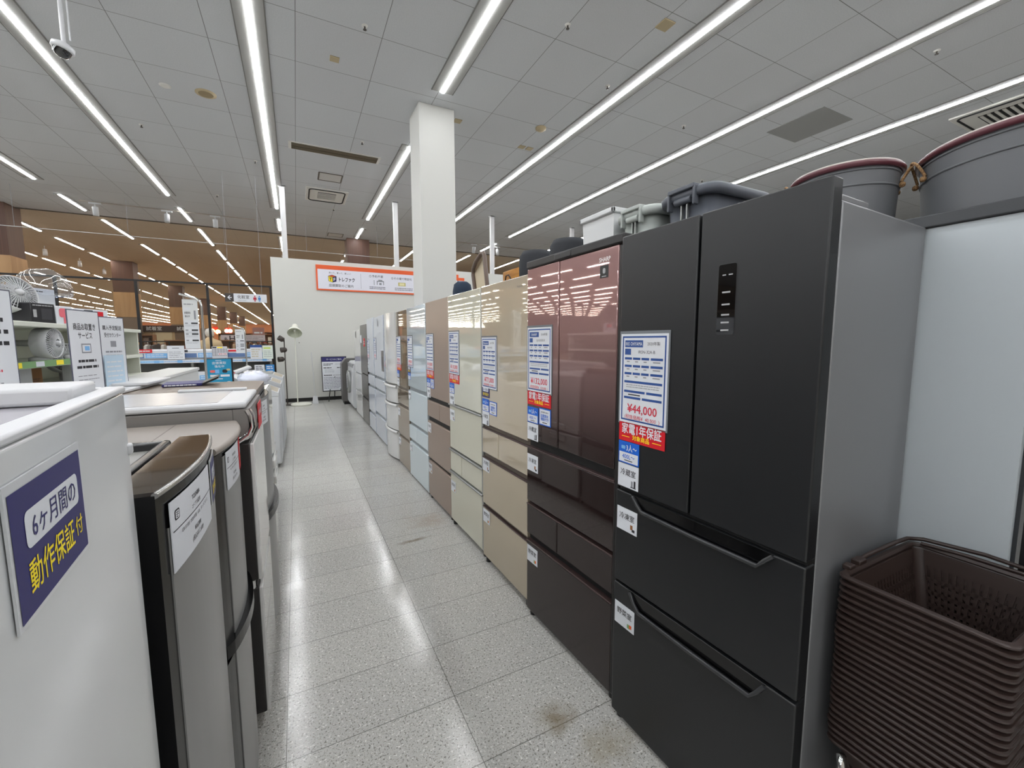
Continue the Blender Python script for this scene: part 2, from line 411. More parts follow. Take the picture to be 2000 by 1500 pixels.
ystarts = [(14.4, 1.4), (17.0, 2.6), (20.6, 2.1), (23.4, 1.9), (25.85, 1.9)] + [(28.4 + 2.7 * i, 2.0) for i in range(16)]
nfar = 0
for y0, L in ystarts:
    for k in range(-18, 5):
        x = -0.29 + 2.32 * k
        a = x / y0
        vis_left = -0.50 < a < -0.02
        vis_over = y0 < 21.5 and x > -1.0
        lit_only = (not vis_left) and (y0 - 28.4) % 8.1 < 0.1 and -30 < x < 25 and k % 2 == 0  # unseen fixtures added only to light the hidden rear area
        if k == 2 and y0 < 17: continue
        mirrored = -0.92 < a <= -0.50 and y0 < 46
        if not (vis_left or vis_over or lit_only or mirrored): continue
        warm = y0 > 16
        zz = CZ if y0 < 16 else CZ + 0.05
        lb = 'strip light on the warm-tinted rear ceiling beyond the glazed partition' if vis_left else 'strip light on the rear ceiling above or hidden behind the far white wall'
        if mirrored: lb = 'strip light beyond the left frame edge, seen only mirrored in the glass fridge doors'
        if y0 < 16: lb = 'short strip light just past the spotlight tracks'
        light(x, y0, L, lb, lb.replace('light', 'lights', 1), warm, 0.11, zz); nfar += 1

# rows too far away to tell one from the next: one object
mbl = MB()
for i in range(14):
    y0 = 71.6 + 2.3 * i
    for k in range(-20, 1):
        x = -0.29 + 2.32 * k
        if -0.46 < x / y0 < -0.02:
            mbl.box(x - .11, x + .11, y0, y0 + 1.75, CZ + .038, CZ + .05, house); mbl.box(x - .04, x + .04, y0 + .01, y0 + 1.74, CZ + .012, CZ + .038, tube_warm)
tag(mbl.build('distant_ceiling_lights'), 'rows of tiny strip lights running to the far rear wall beyond the glazing', 'ceiling lights', None, 'stuff')

# ------------------------------------------------------------------ things on the ceiling
acw = mat('aircon_white', (214, 212, 206), 0.5)
def cassette(x, y, sx, sy, label):
    t = thing('air_conditioner_cassette', label, 'air conditioner', (x, y, CZ))
    MB().box(-sx / 2, sx / 2, -sy / 2, sy / 2, -0.03, 0, acw, 0.01).build('panel', t)
    mb = MB(); n = 6; pts = []
    for cx, cy, a0 in ((sx / 2 - .16, sy / 2 - .16, 0), (-sx / 2 + .16, sy / 2 - .16, 90), (-sx / 2 + .16, -sy / 2 + .16, 180), (sx / 2 - .16, -sy / 2 + .16, 270)):
        pts += [(cx + .09 * math.cos(R(a0 + 90 * i / n)), cy + .09 * math.sin(R(a0 + 90 * i / n)), -0.031) for i in range(n + 1)]
    mb.tube(pts, 0.016, dark, 6, closed=True); mb.build('air_outlet_slot', t)
    mb = MB(); gx = sx / 2 - .26; gy = sy / 2 - .26
    mb.box(-gx, gx, -gy, gy, -0.034, -0.028, dark)
    for i in range(6):
        yy = -gy + (i + 0.5) * 2 * gy / 6
        mb.box(-gx, gx, yy - .018, yy + .018, -0.045, -0.034, acw)
    mb.build('intake_grille', t)
cassette(0.83, 11.6, 0.92, 1.0, 'white square ceiling cassette with dark louvres past the long slot diffuser')
cassette(10.05, 2.72, 1.05, 1.0, 'pale ceiling cassette partly hidden behind the big grey bucket')
t = thing('slot_diffuser', 'long dark two-slot air diffuser on the ceiling left of the pillar', 'air vent', (0.84, 8.98, CZ))
MB().box(-0.80, 0.80, -0.16, 0.16, -0.012, 0, acw).build('frame', t)
slot = mat('bronze_slot', (84, 76, 58), 0.5)
MB().box(-0.75, 0.75, -0.13, -0.01, -0.02, -0.012, slot).box(-0.75, 0.75, 0.01, 0.13, -0.02, -0.012, slot).build('slot', t)
def hatch(x, y, sx, sy, label):
    t = thing('access_hatch', label, 'access hatch', (x, y, CZ))
    MB().box(-sx / 2, sx / 2, -sy / 2, sy / 2, -0.006, 0, mat('hatch_board', (196, 194, 190), 0.8)).build('panel', t)
    fr = mat('hatch_frame', (104, 98, 90), 0.5); mb = MB()
    for a in (-1, 1):
        mb.box(a * sx / 2 - .015, a * sx / 2 + .015, -sy / 2, sy / 2, -0.01, 0, fr).box(-sx / 2, sx / 2, a * sy / 2 - .015, a * sy / 2 + .015, -0.01, 0, fr)
    mb.build('frame', t)
hatch(0.83, 10.35, 0.46, 0.46, 'square ceiling access hatch between slot diffuser and white cassette')
hatch(1.34, 15.7, 0.46, 0.46, 'small square ceiling access hatch above the far sign')
tag(MB().box(7.33, 8.16, 3.92, 4.81, CZ - 0.008, CZ, mat('ceiling_panel_grey', (150, 150, 148), 0.8)).build('ceiling_panel'), 'plain darker grey rectangular ceiling panel between two long strip lights', 'ceiling panel')
spkm = mat('beige_plastic', (176, 160, 128), 0.6)
for x, y, r, lb in ((-0.99, 7.76, 0.13, 'round beige ceiling speaker left of the aisle strip light'), (-1.46, 7.78, 0.07, 'faint small round plate beside the beige ceiling speaker')):
    t = thing('ceiling_speaker', lb, 'ceiling speaker', (x, y, CZ))
    m1 = spkm if r > .1 else acw
    MB().lathe([(0, -0.012), (r * .8, -0.012), (r * .8, -0.008), (r, -0.006), (r, 0)], m1, 24).build('rim', t)
    MB().lathe([(0, -0.016), (r * .7, -0.013)], mat('beige_mesh', (150, 134, 104), 0.7) if r > .1 else acw, 24).build('grille', t)
for x, y, s, lb in ((0.6, 6.11, .11, 'beige square plate on the ceiling right of the aisle strip light'), (3.88, 3.80, .16, 'beige oblong plate beside the strip light at the top right of the pillar'),
                    (2.5, 6.84, .12, 'small beige plate touching the top of the square pillar'), (3.86, 7.18, .12, 'left beige plate of a pair near the round smoke detector'), (4.02, 7.18, .12, 'right beige plate of a pair near the round smoke detector')):
    tag(MB().box(x - s / 2, x + s / 2, y - s / 2, y + s / 2, CZ - .012, CZ, spkm, .004).build('ceiling_plate'), lb, 'ceiling plate', 'small beige ceiling plates')
t = thing('smoke_detector', 'round beige smoke detector on the ceiling right of the pillar top', 'smoke detector', (3.82, 6.43, CZ))
MB().lathe([(0, -0.05), (.05, -0.05), (.06, -.03), (.09, -.025), (.09, 0)], spkm, 20).build('body', t)
spr = mat('sprinkler_dark', (60, 54, 48), 0.5)
sprinkler_at = [((4.05, 5.0)), ((0.86, 5.35)), ((1.22, 8.3)), ((-2.1, 9.3)), ((-3.5, 8.3)), ((3.1, 8.9)), ((6.6, 7.4)), ((5.9, 5.3)), ((7.2, 2.6)), ((1.07, 12.7)), ((8.2, 6.8)), ((-1.55, 12.8)), ((-0.55, 10.1)), ((2.9, 4.3)), ((-1.75, 4.6))]
for i, (x, y) in enumerate(sprinkler_at):
    t = thing('sprinkler_head', 'small dark sprinkler head on the white tiled ceiling', 'sprinkler', (x, y, CZ), group='sprinkler heads on the tiled ceiling')
    MB().lathe([(0, -0.01), (.03, -.01), (.035, 0)], acw, 12).build('plate', t)
    MB().cyl((0, 0, -.01), (0, 0, -.045), .009, spr, n=8).lathe([(0, -.048), (.02, -.045), (.02, -.04)], spr, 10).build('head', t)
# security camera on a pole
t = thing('security_camera', 'white dome security camera hanging on a pole at the top left', 'security camera', (-1.92, 6.05, CZ))
MB().cyl((0, 0, 0), (0, 0, -.60), .018, white).cyl((0.05, 0, 0), (0.05, 0, -.56), .007, white, n=8).build('pole', t)
Mx = Matrix.Translation((0, 0, -.60)) @ Matrix.Rotation(R(14), 4, 'Y')
MB().lathe([(0, 0), (.05, 0), (.085, -.02), (.09, -.06), (.08, -.07), (0, -.07)], white, 24, Mx).build('housing', t)
MB().lathe([(.072, -.07), (.062, -.105), (.04, -.13), (0, -.14)], mat('smoked_dome', (16, 16, 18), 0.06, coat=1), 24, Mx).build('dome', t)
# spotlight tracks
def track(x0, x1, y, lab, xs):
    tr = MB().box(x0, x1, y - .012, y + .012, CZ - .03, CZ, mat('track_grey', (160, 152, 142), 0.5)).build('lighting_track'); tag(tr, lab, 'lighting track')
    for xx, lb in xs:
        t = thing('spotlight', lb, 'spotlight', (xx, y, CZ - .03), group='white spotlights on the ceiling tracks')
        MB().box(-.12, .12, -.02, .02, -.04, 0, white, .005).build('adapter', t)
        MB().cyl((0, 0, -.04), (0, 0, -.10), .012, white, n=8).build('arm', t)
        Mx = Matrix.Translation((0, 0, -.10)) @ Matrix.Rotation(R(random.choice([-8, 6, 10])), 4, 'X')
        MB().lathe([(0, 0), (.055, 0), (.06, -.02), (.06, -.22), (.05, -.22), (.045, -.18), (0, -.18)], white, 16, Mx).build('lamp_head', t)
track(-4.7, -0.9, 14.75, 'thin lighting track crossing the ceiling left of the aisle', [(-4.40, 'white spotlight left on the left ceiling track'), (-2.95, 'white spotlight in the middle of the left ceiling track'), (-1.87, 'white spotlight right on the left ceiling track')])
track(5.0, 8.3, 14.75, 'thin lighting track crossing the ceiling right of the pillar', [(5.95, 'white spotlight left of the white post behind the fridge row'), (6.9, 'white spotlight right of the white post behind the fridge row')])
for i, (x, y) in enumerate([(-8.4, 20.5), (-8.3, 22.6), (-8.2, 25.2), (-8.1, 27.5)]):
    t = thing('spotlight', 'white spotlight on the rear ceiling at the far left', 'spotlight', (x, y, CZ + .05), group='white spotlights on the rear ceiling')
    MB().cyl((0, 0, 0), (0, 0, -.12), .012, white, n=8).build('arm', t)
    MB().lathe([(0, -.12), (.06, -.12), (.07, -.36), (.05, -.36), (.045, -.3), (0, -.3)], white, 14).build('lamp_head', t)
# hanging rail for banners across the glazed opening
t = thing('hanging_rail', 'thin white rail hanging on wires below the ceiling beyond the tracks', 'hanging rail', (0, 14.0, 4.07))
MB().cyl((-6.2, 0, 0), (4.0, 0, 0), .007, white, n=8).build('rail', t)
for x in (-5.6, -3.6, -1.6, 0.4, 2.4):
    MB().cyl((x, 0, 0), (x, 0, CZ - 4.07), .004, grey_ink, n=6).build('wire', t)
# ------------------------------------------------------------------ fridges and freezers
def panel(parent, kind, x0, x1, z0, z1, m, y0=0.0, y1=0.045, bev=0.004):
    return MB().box(x0, x1, y0, y1, z0, z1, m, bev).build(kind, parent)
def arc_front(w, bulge, n=12, depth=0.05, x0=0.0):
    """plan outline of a bowed door: corners at y=0, middle at y=-bulge"""
    out = [(x0 + w * i / n, -bulge * (1 - (2 * i / n - 1) ** 2)) for i in range(n + 1)]
    return out + [(x0 + w, depth), (x0, depth)]
def fridge(label, loc, yaw, w, h, dep, m_body, m_gap, panels, top=None, group=None, facing=FRONT_R, foot_m=None, gap_y=0.018, zb=0.055):
    t = thing('refrigerator', label, 'refrigerator', loc, (0, 0, facing + R(yaw)), group)
    top = h if top is None else top
    MB().box(0.002, w - 0.002, 0.05, dep, zb, top, m_body, 0.006).build('body', t)
    MB().box(0.004, w - 0.004, gap_y, 0.052, zb, top - 0.004, m_gap).build('gap_trim', t)
    for fx in (0.03, w - 0.03):
        MB().cyl((fx, 0.03, 0), (fx, 0.03, zb), 0.02, black, n=12).build('foot', t)
        MB().cyl((fx, dep - .06, 0), (fx, dep - .06, zb), 0.022, black, n=12).build('foot', t)
    for p in panels:
        kind, x0, x1, z0, z1, m = p[:6]
        panel(t, kind, x0, x1, z0, z1, m)
    return t

def on(root, x, y, z):
    return (M_of(root) @ Vector((x, y, z)), root.rotation_euler.copy())
T = 0.0016
def place(mb, name, root, x, z, label, cat, group=None, y=0.0, turn=0.0, tilt=0.0):
    p, r = on(root, x, y, z)
    o = mb.build(name, None, p, (r[0], r[1] + R(tilt), r[2] + R(turn)))
    return tag(o, label, cat, group)

def price_card(brand, year, model, price, tax, w=0.208, h=0.312, detail=True):
    mb = MB(); y = -T
    mb.box(-.006, w + .006, -T, 0, -h - .006, .010, sleeve)
    y = -T - .0004; mb.quad(0, w, -h, 0, y, paper)
    y -= .0003; b = .0055; f = .008
    for q in ((f, w - f, -f - b, -f), (f, w - f, -h + f, -h + f + b), (f, f + b, -h + f, -f), (w - f - b, w - f, -h + f, -f)): mb.quad(*q, y, blue)
    x0 = .02; x1 = w - .02; W = x1 - x0
    mb.quad(x0, x0 + W * .49, -.046, -.022, y, blue)
    light = mat('pale_grey_print', (214, 216, 220), 0.6)
    mb.quad(x0 + W * .53, x1, -.046, -.022, y, light)
    mb.quad(x0, x0 + W * .17, -.072, -.051, y, blue); mb.quad(x0 + W * .18, x1, -.072, -.051, y, light)
    yy = y - .0003
    mb.text(brand, x0 + W * .245, -.034, .0125, paper, yy, W * .45, .012)
    mb.text(year, x0 + W * .765, -.034, .010, ink, yy, W * .36)
    mb.text(model, x0 + W * .59, -.0615, .011, ink, yy, W * .5)
    for r_ in range(3):
        z = -.081 - r_ * .026
        for c, (a, b2) in enumerate(((0, .20), (.23, .43), (.46, .66), (.70, 1.0))):
            mb.quad(x0 + W * a, x0 + W * b2, z - .008, z, y, blue)
            mb.quad(x0 + W * a, x0 + W * b2, z - .021, z - .0085, y, light)
            if detail: mb.quad(x0 + W * (a + .06), x0 + W * (b2 - .06), z - .0165, z - .0125, yy, grey_ink)
    mb.quad(x0, x1, -.170, -.162, y, blue); mb.quad(x0, x1, -.190, -.171, y, light)
    if detail: mb.lines(x0 + .01, x1 - .01, -.188, -.173, 2, grey_ink, yy, .35, 3)
    mb.quad(x0, x0 + W * .57, -.204, -.196, y, blue); mb.quad(x0 + W * .61, x1, -.204, -.196, y, blue)
    if detail: mb.quad(x0 + W * .12, x0 + W * .45, -.213, -.209, yy, ink)
    mb.quad(x0, x0 + W * .46, -.226, -.218, y, blue); mb.quad(x0 + W * .5, x1, -.226, -.218, y, blue)
    mb.text(price, w * .5, -.259, .030, price_red, yy, W * .86, .018)
    mb.text(tax, w * .5, -.290, .013, price_red, yy, W * .94)
    return mb
def warranty_card(w=.206, h=.072):
    mb = MB(); mb.box(0, w, -T, 0, -h, 0, red); y = -T - .0004
    mb.text('家電1年保証', w / 2, -h * .37, .030, paper, y, w * .86, .02)
    mb.text('対象商品', w / 2, -h * .76, .0145, yellow, y, w * .42, .015)
    mb.quad(w * .07, w * .25, -h * .78, -h * .75, y, yellow).quad(w * .75, w * .93, -h * .78, -h * .75, y, yellow)
    return mb
def size_card(top='3人～', low='400L～', w=.098, h=.079):
    mb = MB(); mb.box(0, w, -T, 0, -h, 0, bright_blue); y = -T - .0004
    mb.quad(.004, w - .004, -h + .004, -h * .5, y, paper)
    mb.rrect(w * .14, w * .34, -h * .36, -h * .2, .003, y - .0002, sky)
    mb.text(top, w * .64, -h * .28, .02, paper, y, w * .5, .02)
    mb.text(low, w * .5, -h * .68, .016, bright_blue, y - .0003, w * .6, .015)
    mb.quad(w * .3, w * .7, -h * .88, -h * .84, y - .0003, ink)
    return mb
def feature_card(w=.098, h=.082):
    mb = MB(); mb.box(0, w, -T, 0, -h, 0, bright_blue); y = -T - .0004
    mb.quad(.005, w - .005, -h + .005, -.005, y, paper)
    mb.lines(.018, w - .018, -h * .3, -h * .14, 1, grey_ink, y - .0003, .5, 4)
    mb.text('自動製氷', w / 2, -h * .44, .013, bright_blue, y - .0003, w * .66, .02)
    mb.text('機能付き', w / 2, -h * .64, .013, bright_blue, y - .0003, w * .66, .02)
    mb.quad(w * .3, w * .7, -h * .86, -h * .81, y - .0003, ink)
    return mb
def room_card(t, w=.098, h=.085, icon='milk'):
    mb = MB(); mb.box(0, w, -T, 0, -h, 0, paper); y = -T - .0004
    mb.text(t, w * .5, -h * .36, .019, ink, y, w * .74, .012)
    if icon == 'milk':
        mb.quad(w * .66, w * .75, -h * .9, -h * .66, y, grey_ink).quad(w * .79, w * .88, -h * .9, -h * .62, y, ink).quad(w * .64, w * .9, -h * .94, -h * .9, y, ink)
    elif icon == 'ice':
        mb.quad(w * .68, w * .8, -h * .82, -h * .62, y, brown_ink).quad(w * .76, w * .9, -h * .9, -h * .78, y, ink)
    else:
        mb.quad(w * .66, w * .8, -h * .9, -h * .72, y, green).quad(w * .76, w * .88, -h * .86, -h * .7, y, orange)
    return mb
def navy_card(w=.105, h=.07):
    mb = MB(); mb.box(0, w, -T, 0, -h, 0, navy)
    mb.rrect(w * .12, w * .88, -h * .48, -h * .14, .006, -T - .0004, paper)
    mb.text('6ヶ月間の', w * .5, -h * .31, h * .2, navy, -T - .0008, w * .66)
    mb.text('動作保証付', w * .52, -h * .73, h * .24, yellow, -T - .0004, w * .8, .01)
    return mb

def dress(root, nick, price=None, warr=None, size=None, feat=None, fr=None, freeze=None, veg=None, navyc=None, x=.012, y=-0.001, detail=True, turn=0.0, scale=1.0):
    if price:
        z, a = price; place(price_card(*a, detail=detail), 'price_card', root, x, z, 'large blue-framed price card hanging on the ' + nick, 'price card', 'price cards on the right fridge row', y, turn)
    if warr: place(warranty_card(), 'warranty_card', root, x, warr, 'red one-year warranty card under the price on the ' + nick, 'warranty card', 'red warranty cards', y, turn)
    if size: place(size_card(), 'size_card', root, x, size, 'small blue and white household size card on the ' + nick, 'size card', 'blue size cards', y, turn)
    if navyc: place(navy_card(), 'guarantee_card', root, x, navyc, 'small navy guarantee card below the price card on the ' + nick, 'guarantee card', 'navy guarantee cards', y, turn)
    if feat: place(feature_card(), 'feature_card', root, x + .108, feat, 'small white card with blue border beside the size card on the ' + nick, 'feature card', 'blue bordered feature cards', y, turn)
    if fr: place(room_card('冷蔵室', icon='milk'), 'compartment_card', root, x, fr, 'square white fridge-compartment card low on the door of the ' + nick, 'compartment card', 'white compartment cards', y, turn)
    if freeze: place(room_card('冷凍室', icon='ice'), 'compartment_card', root, x, freeze, 'square white freezer-compartment card on the middle drawer of the ' + nick, 'compartment card', 'white compartment cards', y, turn)
    if veg: place(room_card('野菜室', icon='veg'), 'compartment_card', root, x, veg, 'square white vegetable-compartment card on the bottom drawer of the ' + nick, 'compartment card', 'white compartment cards', y, turn)

# --- 1 matte black
mblack = mat('matte_black_door', (25, 26, 28), 0.38, bump=0.08, bscale=600)
gbody = mat('dark_grey_side', (134, 135, 137), 0.40, metal=0.35, bump=0.06, bscale=500)
F1 = fridge('matte black french-door refrigerator with two handled drawers, nearest on the right', (1.036, 1.183, 0), 2.5, 0.645, 1.81, 0.536, gbody, dark,
            [('door', 0.002, 0.310, 0.918, 1.812, mblack), ('door', 0.318, 0.645, 0.918, 1.812, mblack), ('drawer', 0.002, 0.645, 0.556, 0.905, mblack), ('drawer', 0.002, 0.645, 0.02, 0.545, mblack)], top=1.768, zb=0.02)
F1['label'] = 'matte black french-door refrigerator beside the stack of brown baskets'
drw = [c for c in F1.children if c.name.startswith('drawer')]
lip = mat('black_lip', (52, 53, 55), 0.3)
gloss_black = mat('gloss_black', (8, 8, 9), 0.12)
for d, zt, zb_ in ((drw[0], 0.906, 0.862), (drw[1], 0.546, 0.492)):
    mb = MB(); mb.add([(.075, -.001, zt), (.135, -.001, zb_), (.535, -.001, zb_), (.572, -.001, zt)], [(0, 1, 2, 3)], gloss_black)
    mb.tube([(.086, -.003, zt - .004), (.110, -.007, zb_ + .018), (.135, -.010, zb_), (.33, -.012, zb_ - .001), (.535, -.010, zb_), (.553, -.007, zb_ + .022), (.570, -.003, zt - .004)], .007, lip, 4)
    mb.build('handle', d)
pnl = MB(); pnl.rrect(0, .052, -.19, 0, .006, -.0012, mat('gloss_panel', (10, 10, 12), 0.04, coat=1.0)); pnl.rrect(-.001, .053, -.191, .001, .007, -.0007, lip)
wi = mat('pale_ink', (170, 170, 172), 0.5)
for z, t in ((-.075, 'a'), (-.108, 'b'), (-.136, 'c'), (-.157, 'd'), (-.178, 'e')):
    pnl.quad(.013, .037, z - .0022, z + .0022, -.0016, wi)
pnl.quad(.012, .022, -.03, -.027, -.0016, wi).quad(.03, .042, -.03, -.027, -.0016, wi)
pnl.build('control_panel', [c for c in F1.children if c.name.startswith('door')][1], (.380, 0, 1.657))
MB().box(.02, .10, .065, .13, 1.768, 1.79, gbody, .004).build('hinge_cover', F1); MB().box(.56, .635, .065, .20, 1.768, 1.785, gbody, .004).build('hinge_cover', F1)
dress(F1, 'matte black fridge', (1.474, ('IRIS OHYAMA', '2020年製', 'IRSN-32A-B', '¥44,000', '(税抜価格¥  40,000  )')), 1.166, 1.092, None, 1.010, 0.846, 0.475)

# --- 2 reddish brown glass
def film(name, col, rough=0.03, metal=0.55): return mat(name, col, rough, metal=metal, coat=0.8)
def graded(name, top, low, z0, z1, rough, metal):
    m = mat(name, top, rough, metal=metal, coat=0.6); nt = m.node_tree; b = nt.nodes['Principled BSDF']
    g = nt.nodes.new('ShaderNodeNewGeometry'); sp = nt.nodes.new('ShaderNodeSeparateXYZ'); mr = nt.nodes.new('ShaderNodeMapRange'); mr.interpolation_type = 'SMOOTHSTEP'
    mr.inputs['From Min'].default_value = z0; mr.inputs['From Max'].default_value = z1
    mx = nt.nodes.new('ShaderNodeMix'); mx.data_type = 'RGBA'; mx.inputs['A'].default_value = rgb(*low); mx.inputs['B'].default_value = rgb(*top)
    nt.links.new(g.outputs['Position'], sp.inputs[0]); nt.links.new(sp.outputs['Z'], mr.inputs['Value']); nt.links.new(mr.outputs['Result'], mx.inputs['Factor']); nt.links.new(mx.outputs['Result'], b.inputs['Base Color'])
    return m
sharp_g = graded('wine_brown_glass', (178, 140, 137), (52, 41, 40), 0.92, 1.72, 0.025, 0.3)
sharp_m = mat('dark_brown_glass', (46, 34, 33), 0.04, metal=0.3, coat=0.6)
sharp_d = mat('wine_brown_drawer', (50, 42, 41), 0.2, metal=0.2)
sharp_b = mat('brown_black_side', (22, 20, 20), 0.45)
strip = mat('brown_trim', (74, 58, 56), 0.3, metal=0.4)
F2 = fridge('tall refrigerator with wine-red mirror glass double doors and dark drawers', (1.036, 1.87, 0), 2.5, 0.668, 1.812, 0.53, sharp_b, dark,
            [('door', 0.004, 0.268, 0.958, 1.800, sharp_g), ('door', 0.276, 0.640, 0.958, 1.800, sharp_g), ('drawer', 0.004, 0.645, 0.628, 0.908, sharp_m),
             ('drawer', 0.004, 0.268, 0.452, 0.606, sharp_d), ('drawer', 0.274, 0.645, 0.452, 0.606, sharp_d), ('drawer', 0.004, 0.645, 0.03, 0.408, sharp_d)], top=1.80, gap_y=0.022)
MB().box(0.0, .668, -.004, .53, 1.802, 1.838, sharp_b, .006).box(.24, .36, -.006, .02, 1.806, 1.832, black, .003).build('top_cover', F2)
MB().box(.641, .668, .0, .06, .03, 1.80, sharp_b, .008).build('side_trim', F2)
for z in (.912, .610, .412): MB().box(.004, .645, -.003, .03, z - .004, z + .003, strip, .002).build('trim_strip', F2)
lg = MB(); lg.text('SHARP', .567, 1.759, .017, mat('silver_lettering', (236, 232, 230), 0.3), -.0012, .062, .02); lg.build('logo', F2)
lg = MB(); lg.quad(.541, .588, 1.690, 1.737, -.0012, black); lg.rrect(.557, .572, 1.706, 1.726, .006, -.0016, wi); lg.quad(.552, .577, 1.694, 1.697, -.0016, wi); lg.build('emblem', F2)
dress(F2, 'wine-red glass fridge', (1.515, ('SHARP', '2018年製', 'SJ-GX50E-R', '¥132,000', '(税抜価格¥  120,000  )')), 1.206, 1.122, 1.128, 1.040, 0.878, 0.390)

# --- 3 tan glass
tan_g = film('champagne_glass', (192, 180, 160), 0.03, 0.1); tan_b = mat('taupe_side', (128, 120, 110), 0.4); tan_d = mat('champagne_drawer', (182, 170, 150), 0.2, metal=0.1)
gap_t = mat('taupe_gap', (96, 86, 76), 0.4)
silver = mat('silver_ink', (120, 116, 110), 0.4)
F3 = fridge('champagne glass refrigerator with one wide door over four drawers', (1.043, 2.475, 0), 1.2, 0.585, 1.785, 0.53, tan_b, gap_t,
            [('door', 0.003, .58, .928, 1.785, tan_g), ('drawer', .003, .232, .740, .898, tan_g), ('drawer', .237, .58, .740, .898, tan_g), ('drawer', .003, .58, .402, .704, tan_d), ('drawer', .003, .58, .045, .376, tan_d)])
for z in (.900, .706, .378): MB().box(.003, .58, -.003, .02, z - .004, z + .003, strip, .002).build('trim_strip', F3)
MB().text('Panasonic', .50, 1.735, .012, silver, -.0012, .07, .01).build('logo', F3)
dress(F3, 'champagne glass fridge', (1.472, ('Panasonic', '2017年製', 'NR-FVF453', '¥77,000', '(税抜価格¥  70,000  )')), None, 1.090, 1.084, 1.010, 0.708, 0.366, navyc=1.170)

# --- 4 pale beige glass with silver edge
bei_g = film('pale_beige_glass', (207, 206, 190), 0.03, 0.06); bei_d = mat('pale_beige_drawer', (204, 202, 185), 0.18, metal=0.06); sil = mat('silver_edge', (150, 152, 150), 0.35, metal=0.6)
F4 = fridge('pale beige glass refrigerator with silver edge, third beyond the wine-red one', (1.043, 3.125, 0), 1.2, 0.638, 1.79, 0.53, sil, mat('beige_gap', (168, 160, 142), 0.4),
            [('door', .003, .605, .975, 1.788, bei_g), ('drawer', .003, .632, .625, .960, bei_d), ('drawer', .003, .236, .445, .605, bei_d), ('drawer', .241, .632, .445, .605, bei_d), ('drawer', .003, .632, .045, .428, bei_d)])
F4['label'] = 'pale beige glass refrigerator with a grey silver edge'
MB().box(.608, .638, -.002, .06, .05, 1.79, sil, .006).build('side_trim', F4)
MB().text('TOSHIBA', .06, 1.735, .011, silver, -.0012, .06, .01).build('logo', F4)
for z in (.966, .612, .434): MB().box(.003, .632, -.014, .02, z - .007, z + .006, sil, .004).build('handle_strip', F4)
dress(F4, 'pale beige fridge', (1.518, ('TOSHIBA', '2019年製', 'GR-P41G', '¥110,000', '(税抜価格¥  100,000  )')), 1.208, 1.134, None, 1.050, 0.928, 0.364, x=.016)

# --- 5 matte brown
brn = mat('matte_brown_door', (148, 130, 117), 0.3, metal=0.1, bump=0.05, bscale=500)
F5 = fridge('matte brown refrigerator with dark drawer gaps', (1.045, 3.765, 0), 0.8, 0.615, 1.79, 0.53, mat('brown_side', (120, 104, 92), 0.4), dark,
            [('door', .003, .606, .958, 1.79, brn), ('drawer', .003, .345, .775, .918, brn), ('drawer', .349, .61, .775, .918, brn), ('drawer', .003, .61, .388, .732, brn), ('drawer', .003, .61, .035, .360, brn)])
MB().box(.606, .614, -.002, .06, .95, 1.79, mat('pale_edge', (196, 184, 172), 0.3), .002).build('side_trim', F5)
dress(F5, 'matte brown fridge', (1.508, ('HITACHI', '2019年製', 'R-S40K', '¥118,800', '(税抜価格¥ 108,000 )')), 1.196, 1.120, 1.120, 1.034, 0.714, 0.336, detail=False)

# --- 6 pale blue glass
blu_g = film('pale_blue_glass', (204, 215, 220), 0.035, 0.08); blu_d = mat('pale_blue_drawer', (200, 211, 216), 0.18, metal=0.08); gsil = mat('grey_handle_strip', (140, 146, 150), 0.35, metal=0.4)
F6 = fridge('pale blue-white glass refrigerator beside the matte brown one', (1.045, 4.495, 0), 0.8, 0.69, 1.79, 0.53, mat('pale_grey_side', (176, 184, 188), 0.4), gsil,
            [('door', .003, .67, .975, 1.79, blu_g), ('drawer', .003, .685, .60, .935, blu_d), ('drawer', .003, .29, .42, .565, blu_d), ('drawer', .296, .685, .42, .565, blu_d), ('drawer', .003, .685, .02, .38, blu_d)])
dress(F6, 'pale blue fridge', (1.500, ('', '', '', '¥99,000', '(税抜価格¥ 90,000 )')), None, 1.130, None, 0.925, 0.365, None, navyc=1.190, detail=False)

# --- 7 taupe glass
tau_g = film('taupe_glass', (146, 134, 118), 0.04, 0.25); tau_d = mat('taupe_drawer', (150, 138, 124), 0.16, metal=0.2)
F7 = fridge('narrow taupe glass refrigerator next to a white bowed one', (1.045, 5.04, 0), 0.6, 0.53, 1.785, 0.53, tan_b, gap_t,
            [('door', .003, .526, .935, 1.785, tau_g), ('drawer', .003, .526, .735, .905, tau_g), ('drawer', .003, .526, .365, .700, tau_d), ('drawer', .003, .526, .02, .335, tau_d)])
dress(F7, 'narrow taupe fridge', (1.500, ('', '', '', '¥88,000', '(税抜価格¥ 80,000 )')), 1.190, 1.116, None, 1.02, 0.67, 0.32, detail=False)

